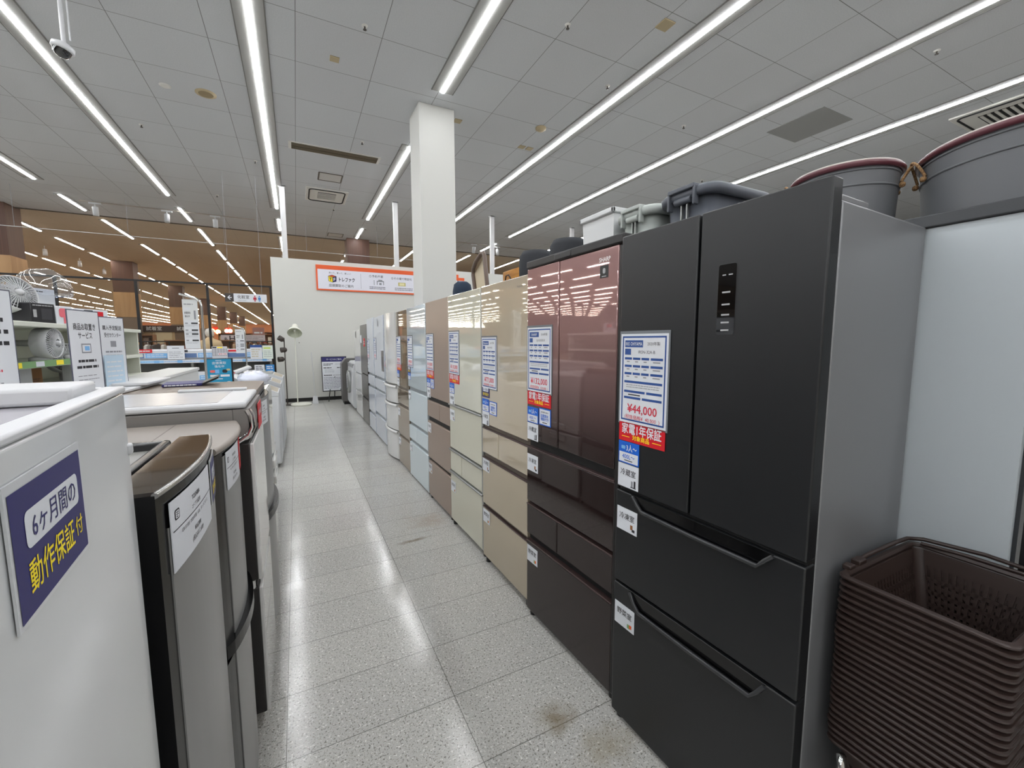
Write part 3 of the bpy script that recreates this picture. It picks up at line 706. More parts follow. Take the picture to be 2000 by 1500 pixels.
# --- 8 white with bowed front
wht = mat('gloss_white_door', (208, 208, 206), 0.12, coat=0.5); wht_b = mat('white_side', (192, 192, 190), 0.4)
F8 = fridge('white refrigerator with bowed glossy door and bulging drawers', (1.045, 5.745, 0), 0, 0.69, 1.79, 0.53, wht_b, mat('light_gap', (150, 148, 142), 0.5), [])
def bow(root, kind, w, bulge, z0, z1, m, roll=0.0, depth=.045, x0=0.0):
    mb = MB().prism(arc_front(w, bulge, 14, depth, x0), z0, z1, m, smooth=False)
    mb.s = [True if len(f) == 4 else False for f in mb.f]
    if roll:
        pts = [(x0 + w * i / 14, -bulge * (1 - (2 * i / 14 - 1) ** 2) - roll * .3, z1 - roll * .4) for i in range(15)]
        mb.tube(pts, roll, m, 8)
    return mb.build(kind, root)
bow(F8, 'door', .686, .05, .945, 1.79, wht)
for z0, z1 in ((.715, .915), (.385, .690), (.03, .365)): bow(F8, 'drawer', .686, .055, z0, z1, wht, .018)
dress(F8, 'white bowed fridge', (1.500, ('', '', '', '¥66,000', '(税抜価格¥ 60,000 )')), 1.186, None, None, None, None, None, y=-.012, detail=False)

# --- 9 white with dispenser panel
lav = mat('cool_white_door', (196, 202, 213), 0.16, coat=0.4); lav_b = mat('cool_white_side', (188, 194, 208), 0.4)
F9 = fridge('cool white refrigerator with dark dispenser panel on its door', (1.045, 6.665, 0), 0, .82, 1.80, 0.53, lav_b, gsil,
            [('door', .003, .80, .94, 1.80, lav), ('drawer', .003, .81, .755, .90, lav), ('drawer', .003, .81, .39, .72, lav), ('drawer', .003, .81, .03, .345, lav)])
MB().box(.62, .78, -.004, 0, 1.04, 1.32, mat('dispenser_grey', (110, 106, 104), 0.35), .002).box(.66, .74, -.006, 0, 1.08, 1.24, mat('dispenser_dark', (64, 58, 58), 0.3), .002).build('dispenser_panel', F9)
MB().quad(.35, .44, 1.66, 1.74, -.001, grey_ink).build('logo', F9)
dress(F9, 'cool white fridge with dispenser', (1.500, ('', '', '', '¥55,000', '(税抜価格¥ 50,000 )')), None, None, None, None, None, None, detail=False)

# --- 10 plain cool white
F10 = fridge('plain cool white refrigerator right of the dark grey one', (1.045, 7.34, 0), 0, .63, 1.81, 0.53, lav_b, gsil,
             [('door', .003, .626, .945, 1.81, lav), ('drawer', .003, .626, .755, .91, lav), ('drawer', .003, .626, .32, .715, lav), ('drawer', .003, .626, .03, .275, lav)])
dress(F10, 'plain cool white fridge', (1.480, ('', '', '', '¥49,500', '(税抜価格¥ 45,000 )')), None, None, None, 1.10, None, None, detail=False)
# --- 11 dark grey
dkg = mat('dark_grey_metal_door', (92, 88, 84), 0.25, metal=0.5)
F11 = fridge('dark grey metal-look refrigerator between white ones', (1.045, 8.15, 0), 0, .77, 1.735, 0.53, mat('dark_side', (58, 56, 54), 0.4), dark,
             [('door', .003, .766, .885, 1.735, dkg), ('drawer', .003, .766, .475, .868, dkg), ('drawer', .003, .766, .03, .44, dkg)])
place(MB().box(0, .16, -T, 0, -.14, 0, paper), 'notice_card', F11, .02, 1.56, 'small white card at the left edge of the dark grey fridge', 'notice card', None, -.001)
mbr = MB().box(0, .16, -T, 0, -.14, 0, red); mbr.lines(.02, .14, -.11, -.04, 2, paper, -T - .0004)
place(mbr, 'warranty_sticker', F11, .40, 1.50, 'small red sticker in the middle of the dark grey fridge door', 'sticker', None, -.001)
# --- 12 white at the far end
F12 = fridge('white three-door refrigerator farthest along the right row', (1.045, 9.10, 0), 0, .90, 1.665, 0.53, wht_b, gsil,
             [('door', .003, .896, .85, 1.665, wht), ('drawer', .003, .896, .50, .83, wht), ('drawer', .003, .896, .03, .48, wht)])
F12['label'] = 'white refrigerator next to the drum washing machine'
MB().quad(.25, .36, 1.52, 1.64, -.001, ink).build('logo', F12)

# --- drum washer and dark slanted machine at the end of the row
wash_w = mat('washer_white', (204, 206, 208), 0.3)
W1 = thing('drum_washing_machine', 'white front-loading washing machine with round dark door at the end of the right row', 'washing machine', (1.03, 10.30, 0), (0, 0, FRONT_R))
prof = [(0.0, .06), (-.03, .12), (-.03, .5), (.0, .92), (.03, 1.0), (.06, 1.02), (.56, 1.02), (.56, .06)]
MB().prism([(p[0], p[1]) for p in prof], 0.02, 1.05, wash_w, axis='x').build('body', W1)
Mx = Matrix.Translation((.55, -.035, .58)) @ Matrix.Rotation(R(90), 4, 'X')
MB().lathe([(.24, -.01), (.25, .02), (.24, .04), (.20, .045)], sil, 32, Mx).lathe([(.20, .045), (.15, .055), (0, .06)], mat('smoked_door_glass', (40, 42, 44), 0.1, coat=1), 32, Mx).build('door', W1)
MB().box(.08, .98, -.012, .02, .90, .98, mat('control_grey', (150, 150, 152), .3), .004).build('control_panel', W1)
for fx in (.08, 1.0):
    MB().cyl((fx, .06, 0), (fx, .06, .06), .025, black, n=10).build('foot', W1); MB().cyl((fx, .5, 0), (fx, .5, .06), .025, black, n=10).build('foot', W1)
W2 = thing('slant_top_machine', 'dark grey slanted-top machine standing in front of the easel board', 'machine', (0.90, 10.72, 0), (0, 0, FRONT_R))
dgm = mat('graphite_machine', (92, 90, 88), 0.35)
MB().prism([(0, .07), (0, .93), (.10, 1.06), (.5, 1.06), (.5, .07)], 0.0, .38, dgm, axis='x').build('body', W2)
MB().prism([(0, 0.93), (.10, 1.06), (.10, 1.066), (-.006, .934)], 0.02, .36, mat('graphite_lid', (120, 118, 116), 0.3), axis='x').build('lid', W2)
MB().box(.02, .36, .03, .46, 0, .07, black).build('plinth', W2)

# ------------------------------------------------------------------ rack behind the fridges and what stands on it
rack_white = mat('rack_panel_white', (186, 193, 197), 0.3, coat=0.2)
rackm = mat('rack_grey_steel', (62, 64, 67), 0.45)
K = thing('display_rack', 'long double-sided rack with white back panel behind the right fridge row', 'display rack', (1.60, 0.345, 0))
MB().box(0.008, .03, 0, 6.1, 0.02, 1.764, rack_white).build('back_panel', K)
MB().box(-0.004, .62, -.02, 6.1, 1.766, 1.80, rackm, .003).build('top_shelf', K)
MB().box(.03, .62, 0, 6.1, 0.02, .14, rackm).build('base', K)
for yy in (-.008, 1.0, 2.2, 3.4, 4.6, 6.05): MB().box(.03, .075, yy, yy + .04, .02, 1.766, rackm).build('upright', K)
N1 = thing('perforated_rack_panel', 'black perforated rack panel at the right edge behind the baskets', 'rack panel', (1.60, 0.325, 0))
mb = MB(); bx = mat('black_perforated_steel', (22, 22, 23), 0.45)
mb.box(0.004, .012, -.022, 0, 0.02, 1.764, bx).box(.004, .012, -.75, -.728, .02, 1.764, bx)
for i in range(44):
    z = .04 + i * .04
    mb.box(.006, .010, -.728, -.022, z, z + .022, bx)
for i in range(19):
    yy = -.728 + i * .0385
    mb.box(.006, .010, yy, yy + .020, .04, 1.76, bx)
mb.build('perforated_sheet', N1); MB().box(.012, .3, -.75, 0, .0, .02, bx).build('base', N1)
RS = 1.80    # rack shelf height

def bucket(label, x, y, r, h, handle_dirs):
    t = thing('metal_bucket', label, 'bucket', (x, y, RS), group='grey metal buckets on the rack')
    steel = mat('painted_grey_bucket', (104, 106, 109), 0.45)
    mb = MB(); mb.lathe([(r * .95, 0), (r, h)], steel, 64).lathe([(0, .004), (r * .95, .004)], steel, 64).lathe([(r * .985, h), (r * .93, .012), (0, .012)], steel, 64)
    for zz, rr_ in ((.70, .985), (.94, .998)):
        mb.tube([(r * rr_ * math.cos(2 * math.pi * i / 64), r * rr_ * math.sin(2 * math.pi * i / 64), h * zz) for i in range(64)], .0035, steel, 8, closed=True)
    mb.build('body', t)
    mb = MB(); pts = [((r + .004) * math.cos(2 * math.pi * i / 56), (r + .004) * math.sin(2 * math.pi * i / 56), h + .004) for i in range(56)]
    mb.tube(pts, .009, mat('burgundy_wood_rim', (96, 50, 58), 0.3), 10, closed=True)
    mb.tube([(p[0] * .99, p[1] * .99, p[2] + .0105) for p in pts], .003, mat('pale_rim_edge', (214, 204, 200), 0.3), 8, closed=True)
    mb.build('rim', t)
    rope = streak_mat('jute_rope', (104, 72, 44), (176, 140, 98), 0.9, 0, (260, 260, 260))
    for a in handle_dirs:
        cx, cy = math.cos(R(a)), math.sin(R(a)); tx, ty = -cy, cx
        pts = []
        for i in range(13):
            s = -1 + 2 * i / 12
            out = .022 * (1 - s * s)
            drop = h - .045 + .055 * (1 - abs(s) ** 2.5)
            rr = math.sqrt(max(r * r - (s * .045) ** 2, 0)) * .985 + .006 + out
            pts.append((cx * rr + tx * s * .045, cy * rr + ty * s * .045, drop))
        mb = MB(); mb.tube(pts, .004, rope, 8)
        for s in (0, -1):
            p = pts[s]; bmk = bmesh.new(); bmesh.ops.create_icosphere(bmk, subdivisions=2, radius=.0085)
            for v in bmk.verts: v.co = v.co * (1 + .18 * math.sin(v.co.x * 700) * math.cos(v.co.z * 500)) + Vector((p[0] + cx * .004, p[1] + cy * .004, p[2] - .008))
            mb.bm(bmk, rope, True)
        mb.build('rope_handle', t)
bucket('large grey metal bucket with burgundy rim, cut off by the right edge', 1.875, 0.41, .265, .185, (120, 300))
bucket('smaller grey metal bucket half hidden behind the matte black fridge', 1.675, 0.815, .142, .185, (-62, 118))

def tub(label, x0, y0, w, l, h, m, latch=True):
    """storage tub: local x = along the row, front faces the aisle"""
    t = thing('storage_tub', label, 'storage tub', (x0, y0, RS), (0, 0, FRONT_R), group='storage tubs on the rack')
    def ring(ix, iy, r, n=6):
        P = []
        for cx, cy, a0 in ((w - ix - r, l - iy - r, 0), (ix + r, l - iy - r, 90), (ix + r, iy + r, 180), (w - ix - r, iy + r, 270)):
            P += [(cx + r * math.cos(R(a0 + 90 * i / n)), cy + r * math.sin(R(a0 + 90 * i / n))) for i in range(n + 1)]
        return P
    def loft(secs, mb, m):
        k = len(secs[0][0]); V = []
        for P, z in secs: V += [(p[0], p[1], z) for p in P]
        F = []
        for s in range(len(secs) - 1): F += [(s * k + i, s * k + (i + 1) % k, (s + 1) * k + (i + 1) % k, (s + 1) * k + i) for i in range(k)]
        mb.add(V, F, m, True)
    c = .03
    mb = MB()
    loft([(ring(c + .02, c + .02, .05), 0), (ring(c, c, .06), h - .03), (ring(c + .004, c + .004, .06), h - .03), (ring(c + .024, c + .024, .05), .006)], mb, m)
    mb.add([(p[0], p[1], .003) for p in ring(c + .02, c + .02, .05)], [tuple(range(28))], m); mb.build('body', t)
    mb = MB(); loft([(ring(c, c, .06), h - .045), (ring(.004, .004, .07), h - .045), (ring(0, 0, .07), h - .015), (ring(.012, .012, .07), h), (ring(.03, .03, .06), h + .002), (ring(c + .006, c + .006, .06), h - .03)], mb, m); mb.build('rim', t)
    if latch:
        a, b = w * .30, w * .70
        mb = MB(); mb.box(a - .01, b + .01, -.014, .03, h - .012, h + .008, m, .004).box(a - .012, a, -.012, .02, h - .085, h, m, .004).box(b, b + .012, -.012, .02, h - .085, h, m, .004)
        mb.cyl((a + .02, .012, h - .05), (b - .02, .012, h - .05), .016, m, n=14).build('clamp_handle', t)
        mb = MB()
        for xx in (a + .05, b - .05): mb.box(xx - .004, xx + .004, .014, .03, .03, h - .05, sil, .002)
        mb.build('rib', t)
    return t
dgt = mat('dark_grey_tub', (88, 92, 100), 0.5); lgt = mat('light_grey_tub', (178, 184, 180), 0.5); wbx = mat('white_bin', (208, 210, 211), 0.4)
tub('dark grey storage tub with clamp handle above the matte black fridge', 1.62, 1.615, .33, .46, .345, dgt)
tub('light grey storage tub with clamp handle between white bin and dark grey tub', 1.62, 1.935, .31, .44, .345, lgt)
t = thing('white_bin', 'plain white plastic bin above the right end of the wine-red fridge', 'bin', (1.62, 2.25, RS), (0, 0, FRONT_R))
mb = MB(); ww, ll, hh = .32, .36, .405
mb.prism([(0.025, .03), (ww - .025, .03), (ww - .025, ll - .03), (.025, ll - .03)], 0, hh - .02, wbx, taper=1.08, ctr=(ww / 2, ll / 2)); mb.build('body', t)
mb = MB(); mb.box(0, ww, 0, .02, hh - .03, hh, wbx, .006).box(0, ww, ll - .02, ll, hh - .03, hh, wbx, .006).box(0, .02, 0, ll, hh - .03, hh, wbx, .006).box(ww - .02, ww, 0, ll, hh - .03, hh, wbx, .006).build('rim', t)
fab = mat('charcoal_fabric', (52, 54, 58), 0.95, noise=0.25, nscale=300, bump=0.4, bscale=900)
for y0, hh, lb in ((2.455, .345, 'charcoal fabric stool top right of the other one, touching the white bin'), (2.90, .350, 'charcoal fabric stool top left, above the left door of the wine-red fridge')):
    t = thing('fabric_stool', lb, 'stool', (1.70, y0 + .02, RS), group='charcoal fabric stools on the rack')
    MB().lathe([(0, .10), (.12, .10), (.132, .12), (.135, .2), (.131, hh - .05), (.108, hh - .012), (.05, hh), (0, hh)], fab, 40).build('cushion', t)
    wd = mat('dark_wood_leg', (60, 44, 34), .5)
    for a in range(4):
        MB().cyl((.10 * math.cos(R(45 + 90 * a)), .10 * math.sin(R(45 + 90 * a)), .11), (.12 * math.cos(R(45 + 90 * a)), .12 * math.sin(R(45 + 90 * a)), 0), .014, wd, n=10).build('leg', t)
# orange wooden case with black handles
orw = streak_mat('orange_wood', (176, 116, 40), (206, 144, 58), 0.4, 0, (4, 4, 60))
for yc, lb in ((3.75, 'orange wooden case with thin black handle above the champagne fridge'), (3.36, 'second orange wooden case with black handle next to the left stool')):
    t = thing('wooden_case', lb, 'case', (1.90, yc, RS), (0, 0, FRONT_R), group='orange wooden cases')
    MB().box(-.19, .19, 0, .25, 0, .345 + (.03 if yc < 3.4 else 0), orw, .01).build('body', t)
    MB().tube([(-.06, -.02, .19), (-.055, -.035, .25), (-.03, -.04, .285), (.03, -.04, .285), (.055, -.035, .25), (.06, -.02, .19)], .006, black, 8).box(-.09, .11, -.02, 0, .18, .205, black, .003).build('handle', t)
# mesh-backed chair lying with its back up, and a navy seat
t = thing('mesh_back_chair', 'brown-framed chair back with beige mesh tilted above the pale beige fridge', 'chair', (1.62, 3.80, RS), (R(0), R(0), FRONT_R))
bf = mat('brown_frame', (88, 70, 58), 0.4); me = mat('beige_mesh_fabric', (190, 176, 150), 0.8, bump=0.3, bscale=800)
T2 = Matrix.Rotation(R(-28), 4, 'Y') @ Matrix.Rotation(R(-6), 4, 'X')
mb = MB(); pts = [(-.15, 0, 0), (-.155, 0, .20), (-.165, .0, .46), (-.155, 0, .492), (-.12, -.012, .505), (0, -.02, .512), (.12, -.012, .505), (.155, 0, .492), (.165, 0, .46), (.155, 0, .20), (.15, 0, 0)]
mb.tube([tuple(T2 @ Vector(p)) for p in pts], .021, bf, 10); mb.build('back_frame', t)
mb = MB(); V = []; F = []
for j in range(9):
    for i in range(9): V.append(tuple(T2 @ Vector((-.15 + .30 * i / 8, .012 + .015 * (1 - (i / 4 - 1) ** 2), .01 + .485 * j / 8))))
for j in range(8): F += [(j * 9 + i, j * 9 + i + 1, j * 9 + 10 + i, j * 9 + 9 + i) for i in range(8)]
mb.add(V, F, me, True); mb.build('back_mesh', t)
MB().box(-.18, .18, .03, .46, .0, .06, bf, .02).build('seat', t)
tag(MB().lathe([(0, .01), (.10, .01), (.118, .08), (.116, .24), (.10, .32), (.06, .352), (0, .36)], mat('navy_fabric', (34, 48, 66), 0.9, bump=0.3, bscale=700), 28).build('navy_pouf', None, (1.80, 4.84, RS)), 'navy blue rounded seat beside the big pillar on the rack', 'pouf')

# ------------------------------------------------------------------ stack of brown shopping baskets on a wheeled stand
bkm = mat('brown_basket_plastic', (52, 40, 36), 0.38)
BX, BY = 1.165, 0.222; BL, BD, BH = .398, .300, .235
def basket_proto(zr):
    t = thing('shopping_basket', '', 'shopping basket', (BX, BY, zr), group='nested brown shopping baskets')
    def rr(i, r, n=5, wav=0):
        P = []
        for cx, cy, a0 in ((BL - i - r, BD - i - r, 0), (i + r, BD - i - r, 90), (i + r, i + r, 180), (BL - i - r, i + r, 270)):
            P += [(cx + r * math.cos(R(a0 + 90 * q / n)), cy + r * math.sin(R(a0 + 90 * q / n))) for q in range(n + 1)]
        return P
    def loft(mb, secs, m):
        k = len(secs[0][0]); V = []
        for P, z in secs: V += [(p[0], p[1], z) for p in P]
        for s in range(len(secs) - 1): mb.add(V, [(s * k + i, s * k + (i + 1) % k, (s + 1) * k + (i + 1) % k, (s + 1) * k + i) for i in range(k)], m, True)
    mb = MB()
    loft(mb, [(rr(.012, .02), -.003), (rr(.0, .024), -.0055), (rr(0, .024), -.002), (rr(.003, .024), 0), (rr(.012, .02), .001), (rr(.016, .02), -.006)], bkm)
    loft(mb, [(rr(.012, .02), -.003), (rr(.010, .022), -.011), (rr(.012, .022), -.0165), (rr(.016, .02), -.0165)], bkm)
    mb.build('rim', t)
    # lattice body, walls lean in
    mb = MB(); lean = .045
    def wall(a, b, nx, ny):
        a = Vector(a); b = Vector(b); c = Vector((BL / 2, BD / 2, 0)); d = (b - a); L = d.length; d.normalize(); nin = Vector((-d.y, d.x, 0))
        if nin.dot(c - a) < 0: nin = -nin
        def P(u, z):
            k = -z / BH
            return a + d * (u + (L / 2 - u) * 2 * lean / L * k) + nin * (lean * k)
        def bar(u0, u1, z0, z1):
            V = []
            for off in (0, .003):
                V += [P(u0, z0) + nin * off + Vector((0, 0, z0)), P(u1, z0) + nin * off + Vector((0, 0, z0)), P(u1, z1) + nin * off + Vector((0, 0, z1)), P(u0, z1) + nin * off + Vector((0, 0, z1))]
            mb.add(V, [(0, 1, 2, 3), (7, 6, 5, 4), (0, 4, 5, 1), (1, 5, 6, 2), (2, 6, 7, 3), (3, 7, 4, 0)], bkm)
        bar(0, L, -.05, -.012); bar(0, L, -BH, -BH + .02)
        for i in range(nx + 1):
            u = i * L / nx; bar(max(0, u - .0045), min(L, u + .0045), -BH + .02, -.05)
        for j in range(1, ny):
            z = -.05 - (BH - .07) * j / ny; bar(0, L, z - .005, z + .005)
    q = .015
    wall((q, q + .02, 0), (q, BD - q - .02, 0), 14, 5); wall((BL - q, q + .02, 0), (BL - q, BD - q - .02, 0), 14, 5)
    wall((q + .02, q, 0), (BL - q - .02, q, 0), 19, 5); wall((q + .02, BD - q, 0), (BL - q - .02, BD - q, 0), 19, 5)
    def corner(cx, cy, a0):
        V = []; n = 5
        for k, z in ((.051, -.012), (1, -BH)):
            for i in range(n + 1):
                p = Vector((cx + .022 * math.cos(R(a0 + 90 * i / n)), cy + .022 * math.sin(R(a0 + 90 * i / n)), z)); c = Vector((BL / 2, BD / 2, z))
                sx = 1 if p.x < c.x else -1; sy = 1 if p.y < c.y else -1
                V.append((p.x + sx * lean * k, p.y + sy * lean * k, z))
        mb.add(V, [(i, i + 1, n + 2 + i, n + 1 + i) for i in range(n)], bkm, True)
    c0 = q + .022
    corner(BL - c0, BD - c0, 0); corner(c0, BD - c0, 90); corner(c0, c0, 180); corner(BL - c0, c0, 270)
    mb.box(lean + q, BL - lean - q, lean + q, BD - lean - q, -BH, -BH + .004, bkm)
    mb.build('lattice_body', t)
    return t
ZTOP, ZSTEP, NB = .877, .0168, 27
b0 = basket_proto(ZTOP)
ords = ['top', 'second', 'third', 'fourth', 'fifth', 'sixth', 'seventh', 'eighth', 'ninth', 'tenth', 'eleventh', 'twelfth', 'thirteenth', 'fourteenth', 'fifteenth', 'sixteenth', 'seventeenth', 'eighteenth', 'nineteenth', 'twentieth', 'twenty-first', 'twenty-second', 'twenty-third', 'twenty-fourth', 'twenty-fifth', 'twenty-sixth', 'bottom']
for i in range(NB):
    b = b0 if i == 0 else dup(b0)
    b.location = (BX + random.uniform(-.0015, .0015) * (i > 0), BY + random.uniform(-.0015, .0015) * (i > 0), ZTOP - i * ZSTEP)
    b['label'] = {0: 'topmost brown plastic shopping basket, open and empty, in the nested stack', NB - 1: 'bottom brown shopping basket of the nested stack, its lattice side showing'}.get(i, 'brown shopping basket, %s from the top of the nested stack' % ords[i])
# folded handles of the top basket
mb = MB()
mb.tube([(.11, BD + .004, .002), (.15, BD - .002, .012), (BL * .75, BD - .002, .012), (BL - .03, BD - .004, .010), (BL - .004, BD - .03, .012), (BL + .002, BD * .5, .020), (BL, .03, .014)], .0055, bkm, 8)
mb.box(.09, .125, BD - .012, BD + .010, -.004, .012, bkm, .003).box(.045, .07, BD - .012, BD + .008, -.004, .010, bkm, .003)
mb.build('handle', b0)
mb = MB(); mb.tube([(BL - .02, BD - .03, .004), (BL - .006, BD * .6, .005), (BL - .006, .05, .005)], .005, bkm, 8); mb.build('handle', b0)
t = thing('basket_stand', 'low chrome basket stand with a bent tube end under the brown baskets', 'basket stand', (BX, BY, 0))
zb_ = ZTOP - (NB - 1) * ZSTEP - BH
MB().box(.02, BL - .02, .02, BD - .02, zb_ - .014, zb_ - .001, rackm, .004).build('tray', t)
mb = MB()
mb.tube([(-.035, .235, .10), (-.038, .235, .30), (-.034, .24, .42), (-.028, .247, .44), (-.012, .25, .43), (-.008, .25, .36), (-.008, .25, .10)], .009, chrome, 10)
mb.build('handle_tube', t)
mb = MB()
for xx in (.03, BL - .03):
    for yy in (.03, BD - .03): mb.cyl((xx, yy, .06), (xx, yy, zb_ - .012), .009, chrome, n=10)
mb.tube([(-.022, .24, .105), (.03, .24, .10), (BL - .03, .24, .10)], .008, chrome, 8); mb.build('frame', t)
for xx in (.03, BL - .03):
    for yy in (.03, BD - .03): MB().cyl((xx - .012, yy, .028), (xx + .012, yy, .028), .028, black, n=16).cyl((xx, yy, .028), (xx, yy, .07), .007, chrome, n=8).build('caster', t)
# ------------------------------------------------------------------ left row of appliances
wgl = mat('gloss_white_panel', (202, 204, 204), 0.10, coat=0.3)
lavt = mat('lavender_white_top', (186, 183, 190), 0.12, coat=0.6, noise=0.05, nscale=25)
TILT = -0.8
A = thing('refrigerator', 'white glossy refrigerator with big navy six-month sticker at the left edge', 'refrigerator', (-.165, .196, 0.005), (0, R(TILT), FRONT_L + R(4.7)))
MB().box(0, .563, .04, .56, .05, 1.362, wgl, .006).build('body', A)
MB().box(0, .563, 0, .038, .42, 1.369, wgl, .003).build('door', A)
MB().box(0, .565, 0, .038, .05, .41, wgl, .004).build('door', A)
mb = MB()
for q in ((-.002, .565, -.002, .020), (-.002, .565, .54, .56), (-.002, .016, .02, .54), (.549, .565, .02, .54)): mb.box(q[0], q[1], q[2], q[3], 1.370, 1.378, white, .0025)
mb.build('top_rim', A)
MB().box(.014, .551, .018, .542, 1.360, 1.369, lavt).build('top_panel', A)
for fx in (.05, .51):
    MB().cyl((fx, .06, 0), (fx, .06, .05), .02, black, n=10).build('foot', A); MB().cyl((fx, .5, 0), (fx, .5, .05), .02, black, n=10).build('foot', A)
MB().box(.553, .567, -.004, .03, 1.285, 1.30, white, .003).build('hinge_pin', A)
def six_month(w=.140, h=.094):
    mb = MB(); mb.box(-.004, w + .004, -T, 0, -h - .004, .007, mat('clear_sleeve', (200, 202, 204), 0.2)); y = -T - .0004
    mb.quad(0, w, -h, 0, y, navy); mb.rrect(w * .14, w * .91, -h * .5, -h * .2, .006, y - .0003, paper)
    mb.text('6ヶ月間の', w * .535, -h * .35, h * .17, navy, y - .0006, w * .64, .006)
    mb.text('動作保証', w * .45, -h * .73, h * .21, yellow, y - .0003, w * .64, .01); mb.text('付', w * .865, -h * .72, h * .15, yellow, y - .0003, w * .13, .008)
    return mb
place(six_month(), 'guarantee_sticker', A, .222, 1.338, 'large navy six-month guarantee sticker on the white glossy fridge at the left edge', 'guarantee sticker', 'navy six-month stickers', -.001)
place(MB().box(0, .085, 0, .50, 0, .019, white, .004), 'cover_board', A, .460, 1.3695, 'loose white cover board lying on the far end of the white glossy fridge top', 'board', None, .022)

steel = streak_mat('brushed_steel_door', (138, 138, 137), (150, 150, 149), 0.34, 0.45, (6, 6, 0.3))
bgloss = mat('black_gloss_side', (11, 11, 12), 0.22, spec=0.3)
brown_gl = mat('brown_gloss_top', (40, 31, 24), 0.06, coat=0.7, noise=0.3, nscale=9)
tray_g = mat('grey_tray', (138, 136, 132), 0.35)
# B: small fridge with brown glossy top
B = thing('refrigerator', 'small steel-fronted refrigerator with glossy dark brown curved top edge', 'refrigerator', (-.203, .80, 0), (0, 0, FRONT_L))
wB = .455; hB = 1.222
MB().box(.004, wB - .004, .06, .55, .05, hB - .03, mat('black_cabinet', (24, 24, 25), 0.4), .004).build('body', B)
MB().prism(arc_front(wB, .020, 16, .058), .06, hB - .036, bgloss).build('door', B)
dB = [c for c in B.children if c.name.startswith('door')][0]
def skin(parent, w, bulge, z0, z1, m, a, b, off=.0022, name='steel_front', n=18):
    V = []; F = []
    for i in range(n + 1):
        x = a + (b - a) * i / n; yy = -bulge * (1 - (2 * x / w - 1) ** 2) - off
        V += [(x, yy, z0), (x, yy, z1)]
    for i in range(n): F.append((2 * i, 2 * i + 2, 2 * i + 3, 2 * i + 1))
    mb = MB().add(V, F, m, True)
    mb.add([(V[0][0], V[0][1], z0), (V[0][0], V[0][1], z1), (a, 0, z1), (a, 0, z0)], [(0, 1, 2, 3)], m)
    return mb.build(name, parent)
skin(dB, wB, .020, .075, hB - .07, steel, .030, wB - .004)
mb = MB(); out = arc_front(wB, .022, 16, .058); mb.prism(out, hB - .036, hB - .006, bgloss); mb.prism([(p[0] * .994 + .0014, p[1] * .985 + .001) for p in out], hB - .006, hB, brown_gl)
mb.tube([(p[0], p[1], hB - .006) for p in out[:17]], .005, mat('bright_edge', (170, 168, 164), 0.12, metal=0.9), 8); mb.build('top_trim', B)
mb = MB()
mb.box(.01, wB - .01, .075, .55, hB - .03, hB - .022, tray_g)
for q in ((.01, wB - .01, .072, .090), (.01, wB - .01, .53, .55), (.01, .03, .072, .55), (wB - .03, wB - .01, .072, .55)): mb.box(q[0], q[1], q[2], q[3], hB - .03, hB - .003, mat('dark_grey_rim', (40, 40, 41), 0.2), .006)
mb.build('top_tray', B)
sbl = MB(); sbl.box(.24, .36, .15, .23, hB - .022, hB - .0215, mat('brown_label', (110, 82, 70), .6)); sbl.build('top_label', B)
for fx in (.05, .41): MB().cyl((fx, .08, 0), (fx, .08, .05), .02, black, n=10).cyl((fx, .5, 0), (fx, .5, .05), .02, black, n=10).build('foot', B)
def spec_card(brand, kind, model, price, tax, w, h):
    mb = MB(); mb.box(0, w, -T, 0, -h, 0, paper); y = -T - .0004
    mb.rrect(w * .06, w * .14, -h * .30, -h * .15, .004, y, ink); mb.rrect(w * .07, w * .13, -h * .28, -h * .17, .003, y - .0003, paper); mb.lines(w * .08, w * .12, -h * .27, -h * .18, 3, ink, y - .0006, .5)
    mb.text(brand, w * .5, -h * .20, h * .075, ink, y, w * .3, .01); mb.text(kind, w * .5, -h * .34, h * .06, ink, y, w * .24)
    mb.quad(w * .02, w * .98, -h * .44, -h * .425, y, ink)
    mb.text(model, w * .5, -h * .52, h * .055, ink, y, w * .8)
    mb.text(price, w * .5, -h * .70, h * .075, ink, y, w * .28, .01); mb.text(tax, w * .5, -h * .83, h * .075, ink, y, w * .42)
    return mb
def on_bow(root, w, bulge, x):
    s = 2 * x / w - 1
    return -bulge * (1 - s * s) , math.degrees(math.atan(bulge * 4 * s / w))
def place_bow(mb, name, root, w, bulge, x, z, cw, *a):
    y0, _ = on_bow(root, w, bulge, x); y1, _ = on_bow(root, w, bulge, x + cw)
    return place(mb.bend(w, bulge, x), name, root, x, z, *a, y=-.0035)
place_bow(spec_card('TOSHIBA', '2ドア冷蔵庫', 'GR-S15BS  2020年製  153L  タッチ２年 1/2', '¥16,000', '(税込¥17,600)', .235, .118), 'price_sheet', B, wB, .020, .030, 1.192, .235, 'white price sheet reading 16,000 yen on the steel fridge with brown glossy top', 'price sheet', 'white price sheets')
place_bow(six_month(.118, .088), 'guarantee_sticker', B, wB, .020, .295, 1.186, .118, 'navy six-month sticker right of the 16,000 yen price sheet', 'guarantee sticker', 'navy six-month stickers')

